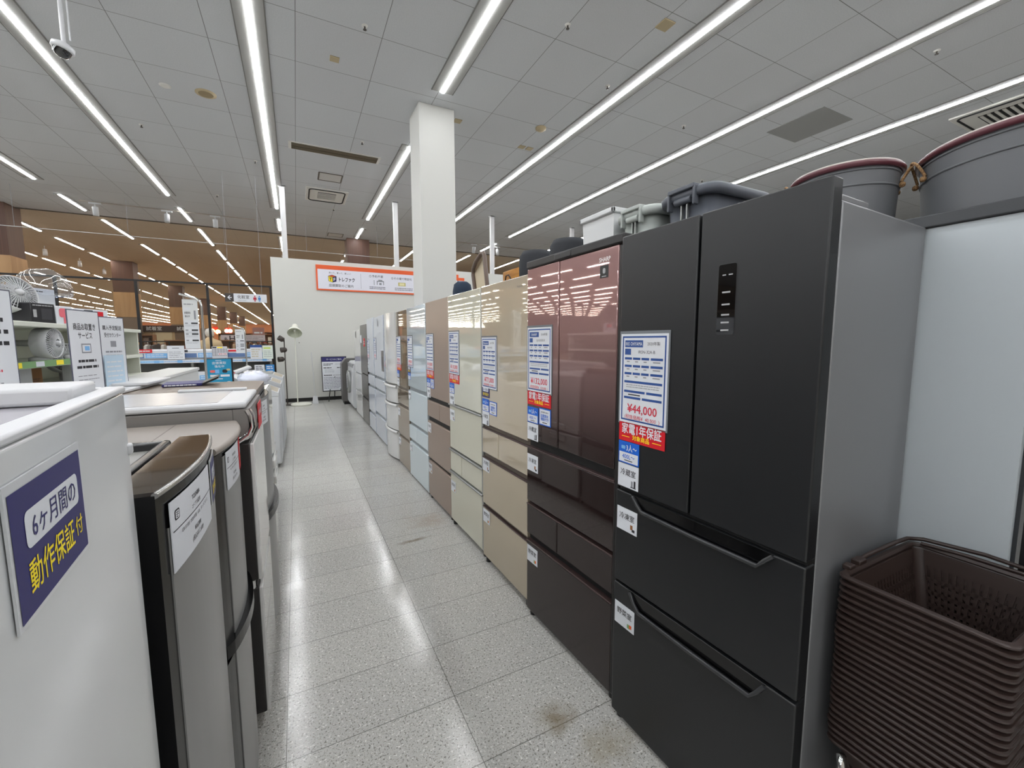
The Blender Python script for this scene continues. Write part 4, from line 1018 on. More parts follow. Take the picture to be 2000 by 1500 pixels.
# C: two-door steel fridge with grey top
C = thing('refrigerator', 'two-door steel refrigerator with flat grey top and curved black handle', 'refrigerator', (-.203, 1.272, 0), (0, 0, FRONT_L))
wC, hC, bC = .435, 1.18, .024
MB().box(.004, wC - .004, .06, .55, .05, hC - .02, mat('dark_cabinet', (40, 40, 41), 0.4), .004).build('body', C)
for z0, z1 in ((.612, hC - .024), (.06, .590)):
    d = MB().prism(arc_front(wC, bC, 16, .056), z0, z1, bgloss).build('door', C)
    skin(d, wC, bC, z0 + (.0 if z0 < .3 else .03), z1 - (.012 if z0 > .3 else 0), steel, .060, wC - .004)
    if z0 > .3:
        mb = MB(); V = []
        pts = [(wC * i / 16, -bC * (1 - (2 * i / 16 - 1) ** 2)) for i in range(17)]
        mb.prism([(p[0], p[1] - .017 * math.sin(math.pi * i / 16) ** .4 - .002) for i, p in enumerate(pts)] + [(wC, .05), (0, .05)], z0 - .006, z0 + .030, bgloss)
        mb.build('handle', d)
capC = mat('grey_top_cover', (142, 134, 126), 0.42, bump=0.1, bscale=800)
mb = MB(); oc = arc_front(wC, bC + .002, 16, .55); mb.prism(oc, hC - .02, hC, capC); mb.tube([(p[0], p[1], hC - .010) for p in oc[:17]], .0105, capC, 8)
mb.build('top_cover', C)
MB().box(.0, wC, .158, .160, hC - .001, hC + .0006, mat('seam_line', (110, 104, 98), .5)).build('seam', C)
place_bow(spec_card('HITACHI', '2ドア冷蔵庫', 'RL-154KA 2019年製 154L 1/2', '¥17,000', '(税込¥18,700)', .16, .105), 'price_sheet', C, wC, bC, .075, 1.150, .16, 'smaller white price sheet on the steel fridge with flat grey top', 'price sheet', 'white price sheets')
mbr = MB(); mbr.box(0, .14, -T, 0, -.088, 0, red); mbr.text('家電1年保証', .07, -.033, .018, paper, -T - .0004, .11, .015).text('対象商品', .07, -.062, .011, yellow, -T - .0004, .07)
place_bow(mbr, 'warranty_card', C, wC, bC, .262, 1.140, .14, 'red warranty card on the steel fridge with flat grey top', 'warranty card', 'red warranty cards')
for fx in (.05, .38): MB().cyl((fx, .08, 0), (fx, .08, .05), .02, black, n=10).cyl((fx, .5, 0), (fx, .5, .05), .02, black, n=10).build('foot', C)

# D: white-topped fridge, dark door sides
Dg = mat('warm_grey_cabinet', (118, 114, 110), 0.45)
D = thing('refrigerator', 'white-topped refrigerator with warm grey cabinet and dark-edged doors', 'refrigerator', (-.152, 1.72, 0), (0, 0, FRONT_L))
wD, hD = .46, 1.24
slab = mat('dark_door_edge', (38, 36, 35), 0.5)
MB().box(.004, wD - .004, .055, .60, .05, 1.215, Dg, .004).build('body', D)
mb = MB(); mb.prism([(.055, 1.105), (.0, 1.125), (-.002, 1.17), (.004, 1.215), (.055, 1.215)], .004, wD - .004, Dg, axis='x'); mb.build('control_head', D)
MB().tube([(.012, .046, 1.10), (.010, .012, 1.122), (.008, .0, 1.15), (.008, .002, 1.19), (.008, .012, 1.213)], .012, chrome, 10).build('chrome_trim', D)
MB().box(0, wD, .015, .60, 1.218, 1.240, white, .008).box(.02, wD - .02, .10, .58, 1.2395, 1.2412, mat('marble_white_top', (190, 188, 190), 0.2, noise=.06, nscale=18)).build('top_cover', D)
for z0, z1 in ((.585, 1.092), (.062, .555)):
    d = MB().box(0, wD, .012, .055, z0, z1, slab, .003).build('door', D)
    MB().box(.0, wD, -.002, .012, z0, z1, wht, .004).build('door_skin', d)
MB().cyl((.01, .03, .555), (.01, .03, .585), .012, chrome, n=10).box(0.004, .05, .015, .055, .56, .58, black).build('hinge', D)
for fx in (.05, .5): MB().cyl((fx, .10, 0), (fx, .10, .055), .02, black, n=10).cyl((fx, .5, 0), (fx, .5, .055), .02, black, n=10).build('foot', D)
mbr = MB(); mbr.box(0, .15, -T, 0, -.10, 0, red); mbr.text('家電1年保証', .075, -.04, .018, paper, -T - .0004, .12, .015)
place(mbr, 'warranty_card', D, .20, 1.205, 'red warranty card at the top of the white-topped fridge', 'warranty card', 'red warranty cards', -.004)
place(MB().box(0, .03, 0, .24, 0, .010, white, .003), 'strip_board', D, .425, 1.2412, 'thin white strip of board lying on the white-topped fridge', 'board', None, .05)

# E: steel fridge with brownish top
E_ = thing('refrigerator', 'steel refrigerator with brown-grey rounded top beyond the white-topped one', 'refrigerator', (-.185, 2.20, 0), (0, 0, FRONT_L))
wE, hE, bE = .62, 1.226, .04
MB().box(.004, wE - .004, .06, .60, .05, hE - .03, Dg, .004).build('body', E_)
for z0, z1 in ((.60, hE - .045), (.06, .585)):
    d = MB().prism(arc_front(wE, bE, 16, .056), z0, z1, bgloss).build('door', E_); skin(d, wE, bE, z0, z1, steel, .02, wE - .004)
    if z0 > .3:
        pts = [(wE * i / 16, -bE * (1 - (2 * i / 16 - 1) ** 2)) for i in range(17)]
        MB().prism([(p[0], p[1] - .02 * math.sin(math.pi * i / 16) ** .4 - .002) for i, p in enumerate(pts)] + [(wE, .05), (0, .05)], z0 - .006, z0 + .03, bgloss).build('handle', d)
capE = mat('brown_grey_top', (112, 98, 86), 0.4, noise=.08, nscale=30)
def rounded_cap(w, d, r, n=5):
    P = [(w, d), (0, d)]
    for cx, cy, a0 in ((r, r - .012, 180), (w - r, r - .012, 270)): P += [(cx + r * math.cos(R(a0 + 90 * i / n)), cy + r * math.sin(R(a0 + 90 * i / n))) for i in range(n + 1)]
    return P
MB().prism(rounded_cap(wE, .60, .07), hE - .04, hE - .025, black).prism(rounded_cap(wE, .60, .07), hE - .025, hE, capE).build('top_cover', E_)
place_bow(spec_card('SHARP', '2ドア冷蔵庫', 'SJ-D14E 2018年製', '¥18,000', '(税込¥19,800)', .16, .11), 'price_sheet', E_, wE, bE, .05, 1.165, .16, 'white price sheet on the steel fridge with brown-grey rounded top', 'price sheet', 'white price sheets')
for fx in (.05, .55): MB().cyl((fx, .08, 0), (fx, .08, .05), .02, black, n=10).cyl((fx, .5, 0), (fx, .5, .05), .02, black, n=10).build('foot', E_)

# more white machines farther along the left row
def white_box_fridge(label, y, w, h, xf, split, hand=True):
    t = thing('refrigerator', label, 'refrigerator', (xf, y, 0), (0, 0, FRONT_L))
    MB().box(.003, w - .003, .05, .58, .05, h, wht_b, .006).build('body', t)
    for z0, z1 in ((split + .008, h), (.06, split - .008)):
        d = MB().box(0, w, 0, .045, z0, z1, wht, .012).build('door', t)
        if hand: MB().box(w * .30, w * .72, -.022, .0, z0 + .02 if z0 > split else z1 - .07, z0 + .07 if z0 > split else z1 - .02, wht, .008).build('handle', d)
    MB().box(.02, w - .02, .06, .55, 0, .05, black).build('plinth', t)
white_box_fridge('white refrigerator just beyond the steel one with the brown-grey top', 2.86, .55, 1.15, -.175, .62)
white_box_fridge('slim white refrigerator fourth from the far washing machines', 3.46, .52, 1.08, -.20, .5)
white_box_fridge('low white refrigerator before the far washing machines', 4.04, .52, .95, -.235, .45)
def top_washer(label, y, w, h, xf):
    t = thing('washing_machine', label, 'washing machine', (xf, y, 0), (0, 0, FRONT_L))
    MB().box(0, w, 0, .52, .05, h - .14, wash_w, .02).build('body', t)
    MB().prism([(.0, h - .145), (.0, h - .11), (.12, h - .055), (.44, h - .03), (.52, h), (.54, h), (.54, h - .145)], .0, w, wash_w, axis='x').build('top_panel', t)
    MB().prism([(.125, h - .055), (.44, h - .030), (.44, h - .022), (.125, h - .047)], .05, w - .05, mat('lid_grey', (150, 152, 152), 0.2), axis='x').build('lid', t)
    MB().prism([(.012, h - .106), (.11, h - .060), (.11, h - .057), (.012, h - .103)], .06, w - .06, mat('beige_controls', (176, 164, 142), 0.3), axis='x').build('control_panel', t)
    for fx in (.06, w - .06): MB().cyl((fx, .07, 0), (fx, .07, .05), .025, mat('grey_foot', (120, 120, 120), .5), n=10).cyl((fx, .46, 0), (fx, .46, .05), .025, black, n=10).build('foot', t)
    return t
top_washer('white top-loading washing machine, nearest one of the far left group', 5.42, .56, .98, -.205)
top_washer('white top-loading washing machine behind the nearest one at the far left', 6.05, .56, 1.02, -.195)
top_washer('white top-loading washing machine third in the far left group', 6.70, .58, 1.05, -.19)
top_washer('white top-loading washing machine last before the floor lamps', 7.35, .58, 1.0, -.20)
# loose stuff on the left row
film_m = glass_mat('clear_plastic_wrap', (240, 242, 246), 0.5)
bag = bmesh.new(); bmesh.ops.create_uvsphere(bag, u_segments=24, v_segments=14, radius=1)
for v in bag.verts:
    n_ = .12 * math.sin(v.co.x * 9 + v.co.z * 5) * math.cos(v.co.y * 8)
    v.co = Vector((v.co.x * .16 * (1 + n_), v.co.y * .22 * (1 + n_), max(v.co.z, -.4) * .085 * (1 + n_ * 1.5)))
tag(MB().bm(bag, mat('white_plastic_bag', (214, 218, 232), 0.25, coat=.4), True).build('plastic_bag', None, (-.46, 5.75, .985 + .035)), 'crumpled white plastic bag on the far left washing machines', 'plastic bag')
t = thing('foam_sheet', 'white flattened foam sheet lying across the left row behind the white lid', 'foam sheet', (-.78, 2.58, 1.2275), (0, 0, R(-3)))
MB().box(-.18, .12, -.34, .34, 0, .014, white, .004).build('lower_sheet', t)
MB().prism([(-.22, .022), (.12, .026), (.10, .05), (-.22, .044)], -.10, .26, white, axis='y').build('folded_flap', t) if False else MB().box(-.18, .145, -.02, .32, .015, .030, white, .004).build('upper_sheet', t)
t = thing('leaflet_tray', 'thin dark navy tray with white lettering behind the brown-grey fridge top', 'tray', (-.50, 2.66, 1.2275), (0, 0, R(6)))
MB().box(-.20, .10, -.12, .22, 0, .02, navy, .003).prism([(.10, .0), (.10, .02), (.19, .055), (.19, .045)], -.12, .22, black, axis='y').build('tray', t) if False else None
mb = MB(); mb.box(-.10, .06, -.06, .12, 0, .014, navy, .003); mb.add([(.06, -.06, .002), (.13, -.06, .034), (.13, .12, .034), (.06, .12, .002), (.06, -.06, .012), (.127, -.06, .042), (.127, .12, .042), (.06, .12, .012)], [(3, 2, 1, 0), (4, 5, 6, 7), (0, 1, 5, 4), (1, 2, 6, 5), (2, 3, 7, 6), (3, 0, 4, 7)], black)
mb.lines(-.09, .05, .003, .011, 1, paper, -.0605, .8, 5); mb.build('tray', t)
# ------------------------------------------------------------------ counter, sign stands and fan shelf at the far left
cw = mat('counter_white', (194, 194, 191), 0.4)
t = thing('display_counter', 'white display counter behind the left fridge row carrying the sign stands', 'counter', (-.98, 1.35, 0))
MB().box(0, .20, 0, 3.2, .06, 1.20, cw).build('cabinet', t); MB().box(-.01, .21, -.01, 3.21, 1.20, 1.225, cw, .005).build('top', t); MB().box(.02, .18, .02, 3.18, 0, .06, black).build('plinth', t)
def stand_sign(label, x, y, z, w, h, rot, draw):
    t = thing('sign_stand', label, 'sign stand', (x, y, z), (0, 0, R(rot)), group='acrylic sign stands')
    mb = MB(); mb.box(-w / 2 - .004, w / 2 + .004, 0, .002, 0, h + .004, mat('acrylic_edge', (96, 98, 112), 0.2)); mb.quad(-w / 2, w / 2, .004, h, -.0006, paper); draw(mb, w, h, -.001); mb.build('sign_panel', t)
    MB().box(-w / 2, w / 2, 0, .09, 0, .003, glass_mat('acrylic_clear', (240, 240, 240), .3)).build('base', t)
def d_keep(mb, w, h, y):
    mb.text('商品お取置き', 0, h * .82, h * .062, ink, y, w * .72, .015); mb.text('サービス', 0, h * .72, h * .062, ink, y, w * .46, .015)
    mb.quad(-w * .16, w * .16, h * .52, h * .63, y, grey_ink).quad(-w * .13, w * .13, h * .535, h * .615, y - .0003, paper).quad(-w * .06, w * .10, h * .55, h * .60, y - .0006, sky)
    mb.lines(-w * .3, w * .3, h * .40, h * .46, 1, ink, y, .5, 2).lines(-w * .36, w * .36, h * .33, h * .39, 1, ink, y, .5, 3)
    mb.lines(-w * .35, w * .35, h * .02, h * .28, 6, grey_ink, y, .2, 5)
def d_delivery(mb, w, h, y):
    mb.text('購入予定配送', 0, h * .86, h * .05, ink, y, w * .8, .01); mb.text('受付カウンター', 0, h * .76, h * .05, ink, y, w * .7, .01)
    mb.quad(-w * .12, w * .12, h * .60, h * .68, y, grey_ink); mb.lines(-w * .35, w * .35, h * .45, h * .56, 2, grey_ink, y, .4, 8); mb.lines(-w * .35, w * .35, h * .02, h * .40, 6, sky, y, .3, 9)
def d_plain(mb, w, h, y):
    mb.lines(-w * .3, w * .42, h * .28, h * .42, 2, price_red, y, .3, 11); mb.lines(-w * .3, w * .42, h * .10, h * .24, 2, grey_ink, y, .25, 12); mb.lines(-w * .3, w * .42, h * .5, h * .8, 3, ink, y, .35, 13)
stand_sign('tall white acrylic sign with black keep-service lettering and a small blue screen icon', -.752, 2.29, 1.225, .175, .345, 79, d_keep)
stand_sign('narrower white acrylic sign half covered by a pale blue sheet, right of the keep-service sign', -.765, 2.62, 1.225, .135, .335, 70, d_delivery)
stand_sign('white acrylic sign cut off by the left edge of the photo', -.915, 2.03, 1.225, .21, .40, 74, d_plain)
tag(MB().quad(-.055, .055, 0, .16, 0, mat('pale_sheet_blue', (184, 206, 222), .5)).lines(-.045, .045, .01, .14, 6, paper, -.0005, .3, 4).box(-.055, .055, .0002, .0014, 0, .16, mat('pale_sheet_blue', (184, 206, 222))).build('leaflet_sheet', None, (-.757, 2.588, 1.228), (0, 0, R(70))), 'pale blue leaflet leaning on the lower half of the narrow acrylic sign', 'leaflet')
# shelf unit with fans
G = thing('fan_display_shelf', 'cream shelf unit holding fans and boxed appliances at the far left', 'display shelf', (-1.02, 2.15, 0), (0, 0, FRONT_L))
shm = mat('cream_shelf', (206, 208, 196), 0.45)
MB().box(0, 1.9, .38, .40, .05, 1.56, shm).build('back_panel', G)
for z in (1.515, 1.335, 1.20): MB().box(0, 1.9, 0 if z > 1.21 else -.02, .38, z, z + .022, shm, .003).build('shelf', G)
for x in (0.0, 1.88): MB().box(x, x + .02, .02, .38, .0, 1.53, shm).build('side_panel', G)
MB().box(0, 1.9, .03, .38, 0, .08, shm).build('base', G)
for z, x0, x1 in ((1.352, .02, 1.0), (1.217, .3, 1.5)):
    mb = MB(); mb.box(x0, x1, -.008, -.002, z - .014, z + .014, green)
    for i in range(5):
        xx = x0 + .05 + i * (x1 - x0 - .1) / 5
        mb.quad(xx, xx + .07, z - .011, z + .011, -.0085, yellow if i % 2 else paper)
    mb.build('price_rail', G)
def fan(label, loc, yaw, r, pole, pitch=0):
    t = thing('electric_fan', label, 'fan', loc, (0, 0, R(yaw)), group='white electric fans on the shelf')
    MB().lathe([(0, .0), (r * .55, 0), (r * .55, .015), (r * .3, .022), (0, .022)], white, 24).build('base', t)
    MB().cyl((0, 0, .02), (0, 0, pole), .016, white, n=12).build('pole', t)
    Mx = Matrix.Translation((0, -.03, pole)) @ Matrix.Rotation(R(90 - pitch), 4, 'X')
    mb = MB()
    mb.lathe([(r, -.03), (r * 1.02, 0), (r, .03), (r * .96, .03), (r * .96, -.03), (r, -.03)], white, 32, Mx)
    for rr in (.25, .5, .75): mb.lathe([(r * rr, .040 - .02 * rr), (r * rr + .003, .038 - .02 * rr), (r * rr, .036 - .02 * rr), (r * rr - .003, .038 - .02 * rr), (r * rr, .040 - .02 * rr)], white, 32, Mx)
    for i in range(36):
        a = 2 * math.pi * i / 36
        for zz in (.04, -.04): mb.cyl(Mx @ Vector((0.02 * math.cos(a), .02 * math.sin(a), zz)), Mx @ Vector((r * .98 * math.cos(a), r * .98 * math.sin(a), zz * .6)), .0018, white, n=4, caps=False)
    mb.build('guard', t)
    mb = MB()
    for i in range(5):
        a = 2 * math.pi * i / 5; V = []
        for k, (rr, da) in enumerate(((.12, -.15), (.85, -.42), (.9, 0.05), (.8, .45), (.12, .2))):
            V.append(Mx @ Vector((r * rr * math.cos(a + da), r * rr * math.sin(a + da), .012 * (-1 if da < 0 else 1))))
        mb.add(V, [(0, 1, 2, 3, 4)], mat('fan_blade', (226, 228, 230), .25), True)
    mb.build('blades', t)
    MB().lathe([(0, .05), (r * .16, .048), (r * .18, .03), (r * .18, -.03), (r * .22, -.05), (r * .2, -.11), (0, -.12)], white, 20, Mx).build('motor_housing', t)
fan('white electric fan on the top shelf, partly cut off by the left edge', (-1.20, 2.86, 1.538), 62, .085, .13, 20)
fan('white round fan on the middle shelf below the black box', (-1.10, 2.84, 1.358), 84, .072, .085, 0)
fan('second white fan half hidden by the keep-service sign', (-1.12, 3.10, 1.222), 40, .075, .14, 10)
def box_item(label, x, y, z, w, d, h, m, rot, draw=None, cat='box', name='product_box'):
    mb = MB(); mb.box(-w / 2, w / 2, 0, d, 0, h, m, .002, 1)
    if draw: draw(mb, w, h, -.0008)
    return tag(mb.build(name, None, (x, y, z), (0, 0, R(rot))), label, cat)
bk = mat('black_carton', (30, 30, 34), .4); pk = mat('pink_print', (226, 110, 120), .5)
def d_black(mb, w, h, y):
    mb.lines(-w * .42, w * .42, h * .84, h * .94, 1, wi, y, .5, 3)
    for q in (.55, .42, .3): mb.quad(-w * .42, -w * .28, h * q, h * q + .012, y, wi)
    mb.quad(-w * .1, w * .36, h * .2, h * .75, y, mat('dark_photo', (56, 56, 60), .4))
def d_pink(mb, w, h, y): mb.rrect(-w * .3, w * .3, h * .38, h * .88, .012, y, pk).quad(-w * .06, w * .1, h * .05, h * .4, y, pk)
def d_white(mb, w, h, y):
    mb.lines(-w * .36, w * .3, h * .88, h * .95, 1, ink, y, .4, 3)
    pts = [(w * (-.02 + .26 * math.cos(R(a))), y - .001, h * .45 + h * .28 * math.sin(R(a))) for a in range(0, 181, 15)]
    mb.tube(pts, .004, mat('blue_grey_print', (120, 126, 150), .5), 6)
box_item('large white appliance box with blue outline drawing on the top shelf', -1.19, 2.99, 1.537, .30, .12, .185, paper, 66, d_white)
box_item('black appliance box in front of the large white one on the top shelf', -1.072, 2.84, 1.537, .11, .09, .095, bk, 66, d_black)
box_item('small white box with a pink picture right of the black box', -1.035, 2.94, 1.537, .085, .09, .09, paper, 66, d_pink)
box_item('slim white box standing below the second fan', -1.035, 3.02, 1.222, .06, .05, .125, paper, 66, lambda mb, w, h, y: mb.quad(-w * .3, w * .3, h * .62, h * .78, y, grey_ink).lines(-w * .3, w * .3, h * .2, h * .5, 3, grey_ink, y, .2, 2))
box_item('brown cardboard box on the lower shelf beside the white fans', -1.16, 2.88, 1.222, .12, .10, .10, mat('cardboard', (140, 100, 66), .8), 66, lambda mb, w, h, y: mb.lines(-w * .3, w * .4, h * .1, h * .5, 4, ink, y, .25, 4))
box_item('white cylinder heater box on the lower shelf at the left', -1.10, 2.62, 1.222, .14, .12, .11, white, 66)
box_item('white carton with red corner stripe above the signs', -1.06, 3.34, 1.537, .22, .14, .10, paper, 66, lambda mb, w, h, y: mb.quad(w * .1, w * .35, h * .55, h * .9, y, red).quad(-w * .2, w * .05, h * .5, h * .95, y, ink))
dm = bmesh.new(); bmesh.ops.create_uvsphere(dm, u_segments=28, v_segments=16, radius=.11)
for v in dm.verts: v.co.z = max(v.co.z, -.03) + .03; v.co *= 1 + .05 * math.sin(v.co.x * 60) * math.cos(v.co.y * 50)
tag(MB().bm(dm, film_m, True).build('clear_plastic_bag', None, (-1.17, 3.13, 1.69)), 'clear plastic bag bulging above the boxes on the top shelf', 'plastic bag')
t = thing('wire_rack', 'black wire rack frame right of the acrylic signs', 'wire rack', (-1.42, 5.0, 0))
mb = MB(); mb.box(-.06, .0, -.012, .012, 0, 1.36, frame_black).build('post', t)
mb = MB()
for i in range(9): mb.cyl((-.1, 0, .9 + i * .05), (.12, 0, .9 + i * .05), .004, frame_black, n=6)
for xx in (-.09, -.02, .05, .11): mb.cyl((xx, 0, .88), (xx, 0, 1.34), .004, frame_black, n=6)
mb.build('wire_panel', t); MB().box(-.2, .2, -.15, .15, 0, .02, frame_black).build('base', t)

# ------------------------------------------------------------------ air conditioner shelf before the glazing
Rk = thing('air_conditioner_rack', 'white two-tier rack of air conditioners in front of the glazed partition', 'display rack', (-4.6, 10.35, 0))
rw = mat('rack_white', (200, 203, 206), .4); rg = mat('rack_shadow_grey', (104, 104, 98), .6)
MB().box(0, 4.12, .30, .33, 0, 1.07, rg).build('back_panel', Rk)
for z, nm in ((1.05, 'shelf'), (.60, 'shelf'), (.10, 'shelf')):
    s = MB().box(0, 4.12, 0, .33, z - .02, z + .03, rw, .003).build(nm, Rk)
    mb = MB(); mb.box(0, 4.12, -.008, 0, z - .02, z + .04, paper)
    mb.quad(.9, 2.3, z - .014, z + .034, -.0085, mat('pale_blue_print', (166, 206, 236), .5))
    for i in range(11): mb.quad(.35 + i * .36, .43 + i * .36, z - .014, z + .034, -.009, sky)
    mb.lines(.05, 4.07, z - .005, z + .025, 1, sky, -.0092, .5, 6); mb.build('price_strip', s)
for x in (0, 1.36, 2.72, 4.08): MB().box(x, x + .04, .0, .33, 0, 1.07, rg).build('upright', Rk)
acm = mat('air_conditioner_white', (208, 210, 215), .3)
def ac_unit(i, x, z, tier):
    names = ['first', 'second', 'third', 'fourth', 'fifth']
    t = thing('air_conditioner', 'white wall air conditioner, %s from the left on the %s tier of the rack' % (names[i], tier), 'air conditioner', (x, 10.38, z), group='air conditioners on the rack')
    MB().prism([(0.03, 0), (0, .06), (0, .19), (.02, .215), (.22, .215), (.22, 0)], 0, .78, acm, axis='x').build('body', t)
    MB().box(.02, .76, -.004, .0, .028, .036, mat('vent_line', (90, 94, 104), .5)).build('vent', t)
    mb = MB(); mb.quad(.02, .34, .05, .135, -.002, mat('steel_blue_print', (90, 116, 160), .5)).quad(.36, .70, .05, .14, -.002, sky).quad(.05, .2, .16, .2, -.002, ink if i % 2 else red); mb.lines(.38, .68, .06, .13, 2, paper, -.0024, .4, 3 + i)
    mb.quad(.0, .0001, 0, .0001, -.002, ink); mb.build('sticker', t)
for i in range(5): ac_unit(i, -4.58 + .82 * i, 1.082, 'upper'); ac_unit(i, -4.58 + .82 * i, .632, 'lower')
def ac_card(label, x, z, w, h, price=None, style='grid', y=10.33):
    mb = MB(); mb.box(-w / 2, w / 2, 0, .004, 0, h, mat('grey_card', (198, 198, 204), .5)); yy = -.0008
    if style == 'grid':
        mb.quad(-w * .46, -w * .2, h * .86, h * .96, yy, ink).quad(-w * .15, w * .2, h * .86, h * .96, yy, yellow)
        for r_ in range(5): mb.quad(-w * .46, w * .46, h * (.74 - r_ * .13), h * (.76 - r_ * .13), yy, ink)
        for c in range(6): mb.quad(-w * .46 + c * w * .184 - .002, -w * .46 + c * w * .184 + .002, h * .2, h * .86, yy, ink)
        if price: mb.quad(-w * .1, w * .46, h * .25, h * .48, yy - .0004, paper); mb.text(price, w * .18, h * .36, h * .15, price_red, yy - .0008, w * .5, .01)
    else:
        mb.quad(-w * .48, w * .48, h * .02, h * .98, yy, paper); mb.lines(-w * .4, w * .4, h * .1, h * .6, 4, grey_ink, yy - .0004, .3, 7); mb.quad(-w * .2, w * .2, h * .8, h * .84, yy - .0004, ink)
    return tag(mb.build('price_card', None, (x, y, z)), label, 'price card', 'grey price cards on the air conditioner rack')
ac_card('grey grid price card on the upper air conditioner tier beside the hanging banner pole', -1.39, 1.11, .26, .24, '¥39,700')
ac_card('grey grid price card on the lower air conditioner tier under the big banner', -2.08, .66, .28, .26, '¥44,000')
ac_card('grey grid price card on the upper tier near the black wire rack', -3.10, 1.11, .28, .26, '¥49,500')
ac_card('plain white notice card on the upper air conditioner tier left of the big banner', -2.10, 1.10, .27, .27, None, 'plain')
mb = MB(); mb.box(0, .21, 0, .03, 0, .29, paper).quad(.0, .21, .24, .29, -.0006, blue).lines(.02, .19, .03, .22, 4, mat('beige_print', (196, 190, 170), .5), -.0006, .6, 3)
tag(mb.build('catalogue_holder', None, (-.86, 10.33, 1.085)), 'white catalogue holder with blue header on the upper tier', 'catalogue holder')
mb = MB(); mb.box(0, .19, 0, .006, 0, .28, mat('pale_green_card', (214, 224, 214), .5)).quad(.02, .15, .21, .24, -.0006, mat('lime_print', (190, 210, 90), .5)).lines(.02, .17, .03, .18, 4, grey_ink, -.0006, .25, 5)
tag(mb.build('leaflet_card', None, (-.64, 10.33, 1.085)), 'pale green leaflet card at the right end of the upper tier', 'leaflet')
mb = MB(); mb.box(0, .18, 0, .006, 0, .24, paper).lines(.02, .16, .12, .22, 3, ink, -.0006, .4, 5).add([(.05, -.0007, .02), (.17, -.0007, .02), (.17, -.0007, .10), (.12, -.0007, .08)], [(0, 1, 2, 3)], grey_ink)
tag(mb.build('notice_board', None, (-.80, 10.30, .72)), 'white notice with grey picture on the lower tier beside the blue one', 'notice')
mb = MB(); mb.box(0, .16, 0, .006, 0, .24, mat('mid_blue_print', (50, 130, 196), .5)).lines(.02, .14, .14, .22, 2, paper, -.0006, .5, 5).quad(.03, .13, .08, .11, -.0006, paper)
tag(mb.build('notice_board', None, (-.60, 10.30, .72)), 'blue notice with white lettering at the right end of the lower tier', 'notice')
for lb, x0, z in (('red warranty strip on the upper left air conditioner', -2.74, 1.235),):
    tag(MB().box(0, .27, 0, .003, 0, .065, red).lines(.03, .24, .015, .05, 1, paper, -.0006, .6, 4).build('warranty_strip', None, (x0, 10.365, z)), lb, 'warranty card')

# banners hanging from chrome stands
def banner_stand(label, blabel, xp, y, ztop, x0, x1, zb, zt):
    t = thing('banner_stand', label, 'banner stand', (xp, y, 0))
    MB().tube([(0, 0, .02), (0, 0, ztop - .08), (-.01, 0, ztop - .03), (-.05, 0, ztop), (x0 - xp - .02, 0, ztop + .04)], .012, chrome, 10).build('pole', t)
    MB().cyl((0, 0, .9), (0, 0, 1.03), .018, mat('grey_collar', (170, 170, 164), .4), n=12).build('collar', t)
    MB().lathe([(0, 0), (.18, 0), (.18, .015), (.03, .025), (0, .025)], chrome, 24).build('base', t)
    w = x1 - x0; h = zt - zb
    mb = MB(); mb.box(0, w, 0, .002, -h, 0, paper)
    mb.quad(0, w, -h * .42, 0, -.0006, mat('pale_grey_banner', (212, 214, 214), .5))
    k = -.0012
    mb.lines(w * .1, w * .7, -h * .13, -h * .06, 1, grey_ink, k, .3, 2); mb.quad(w * .12, w * .5, -h * .21, -h * .16, k, paper); mb.text('家電買取', w * .3, -h * .27, h * .035, ink, k, w * .4, .01); mb.text('強化中', w * .28, -h * .34, h * .035, ink, k, w * .32, .01)
    mb.quad(w * .72, w * .84, -h * .4, -h * .22, k, grey_ink)
    for i, zz in enumerate((-.48, -.62, -.70, -.83)):
        mb.quad(w * .5, w * .92, h * zz - h * .015, h * zz + h * .015, k, ink)
        mb.quad(w * .1, w * .28, h * zz - h * .012, h * zz + h * .01, k, grey_ink); mb.lines(w * .1, w * .92, h * zz - h * .07, h * zz - h * .025, 2, grey_ink, k, .2, 3 + i)
    b = tag(mb.build('hanging_banner', None, (x0, y, zt)), blabel, 'banner', 'vertical paper banners on chrome stands')
    c = MB(); c.box(w * .06, w * .94, -.004, .006, 0, .006, chrome); 
    for xx in (w * .1, w * .9): c.cyl((xx, 0, .0), (xx, 0, (ztop + .012 - zt)), .005, chrome, n=6)
    c.build('clip_bar', b)
banner_stand('tall chrome banner stand with bent arm in front of the air conditioners', 'long white price-list banner on the taller chrome stand', -.873, 5.5, 1.90, -1.035, -.905, 1.375, 1.885)
banner_stand('slender chrome banner stand nearer the glazing, right of the tall one', 'shorter white banner on the slender chrome stand below the toilet sign', -.815, 9.0, 1.69, -.965, -.825, 1.24, 1.665)
t = thing('poster_stand', 'black-framed teal poster stand about home-visit purchases', 'poster stand', (-.815, 6.0, 0), (R(0), 0, R(4)))
mb = MB(); mb.box(-.13, .13, 0, .012, .93, 1.25, frame_black); mb.quad(-.122, .112, .94, 1.243, -.0006, teal); k = -.0012
mb.lines(-.04, .02, 1.222, 1.236, 1, paper, k, .4, 2); mb.text('出張買取', -.005, 1.197, .026, paper, k, .17, .012); mb.text('強化中', -.005, 1.157, .024, paper, k, .11, .012)
mb.rrect(-.10, -.05, 1.085, 1.115, .012, k, mat('coral_print', (220, 100, 96), .5)).quad(-.05, -.01, 1.075, 1.12, k, sky).rrect(.02, .07, 1.08, 1.12, .015, k, ink).rrect(.06, .1, 1.105, 1.128, .01, k, mat('tan_print', (200, 180, 130), .5))
mb.quad(-.10, -.01, 1.035, 1.06, k, paper).quad(0, .09, 1.035, 1.06, k, paper).quad(-.11, .02, 1.005, 1.015, k, paper); mb.build('poster', t)
mb = MB(); 
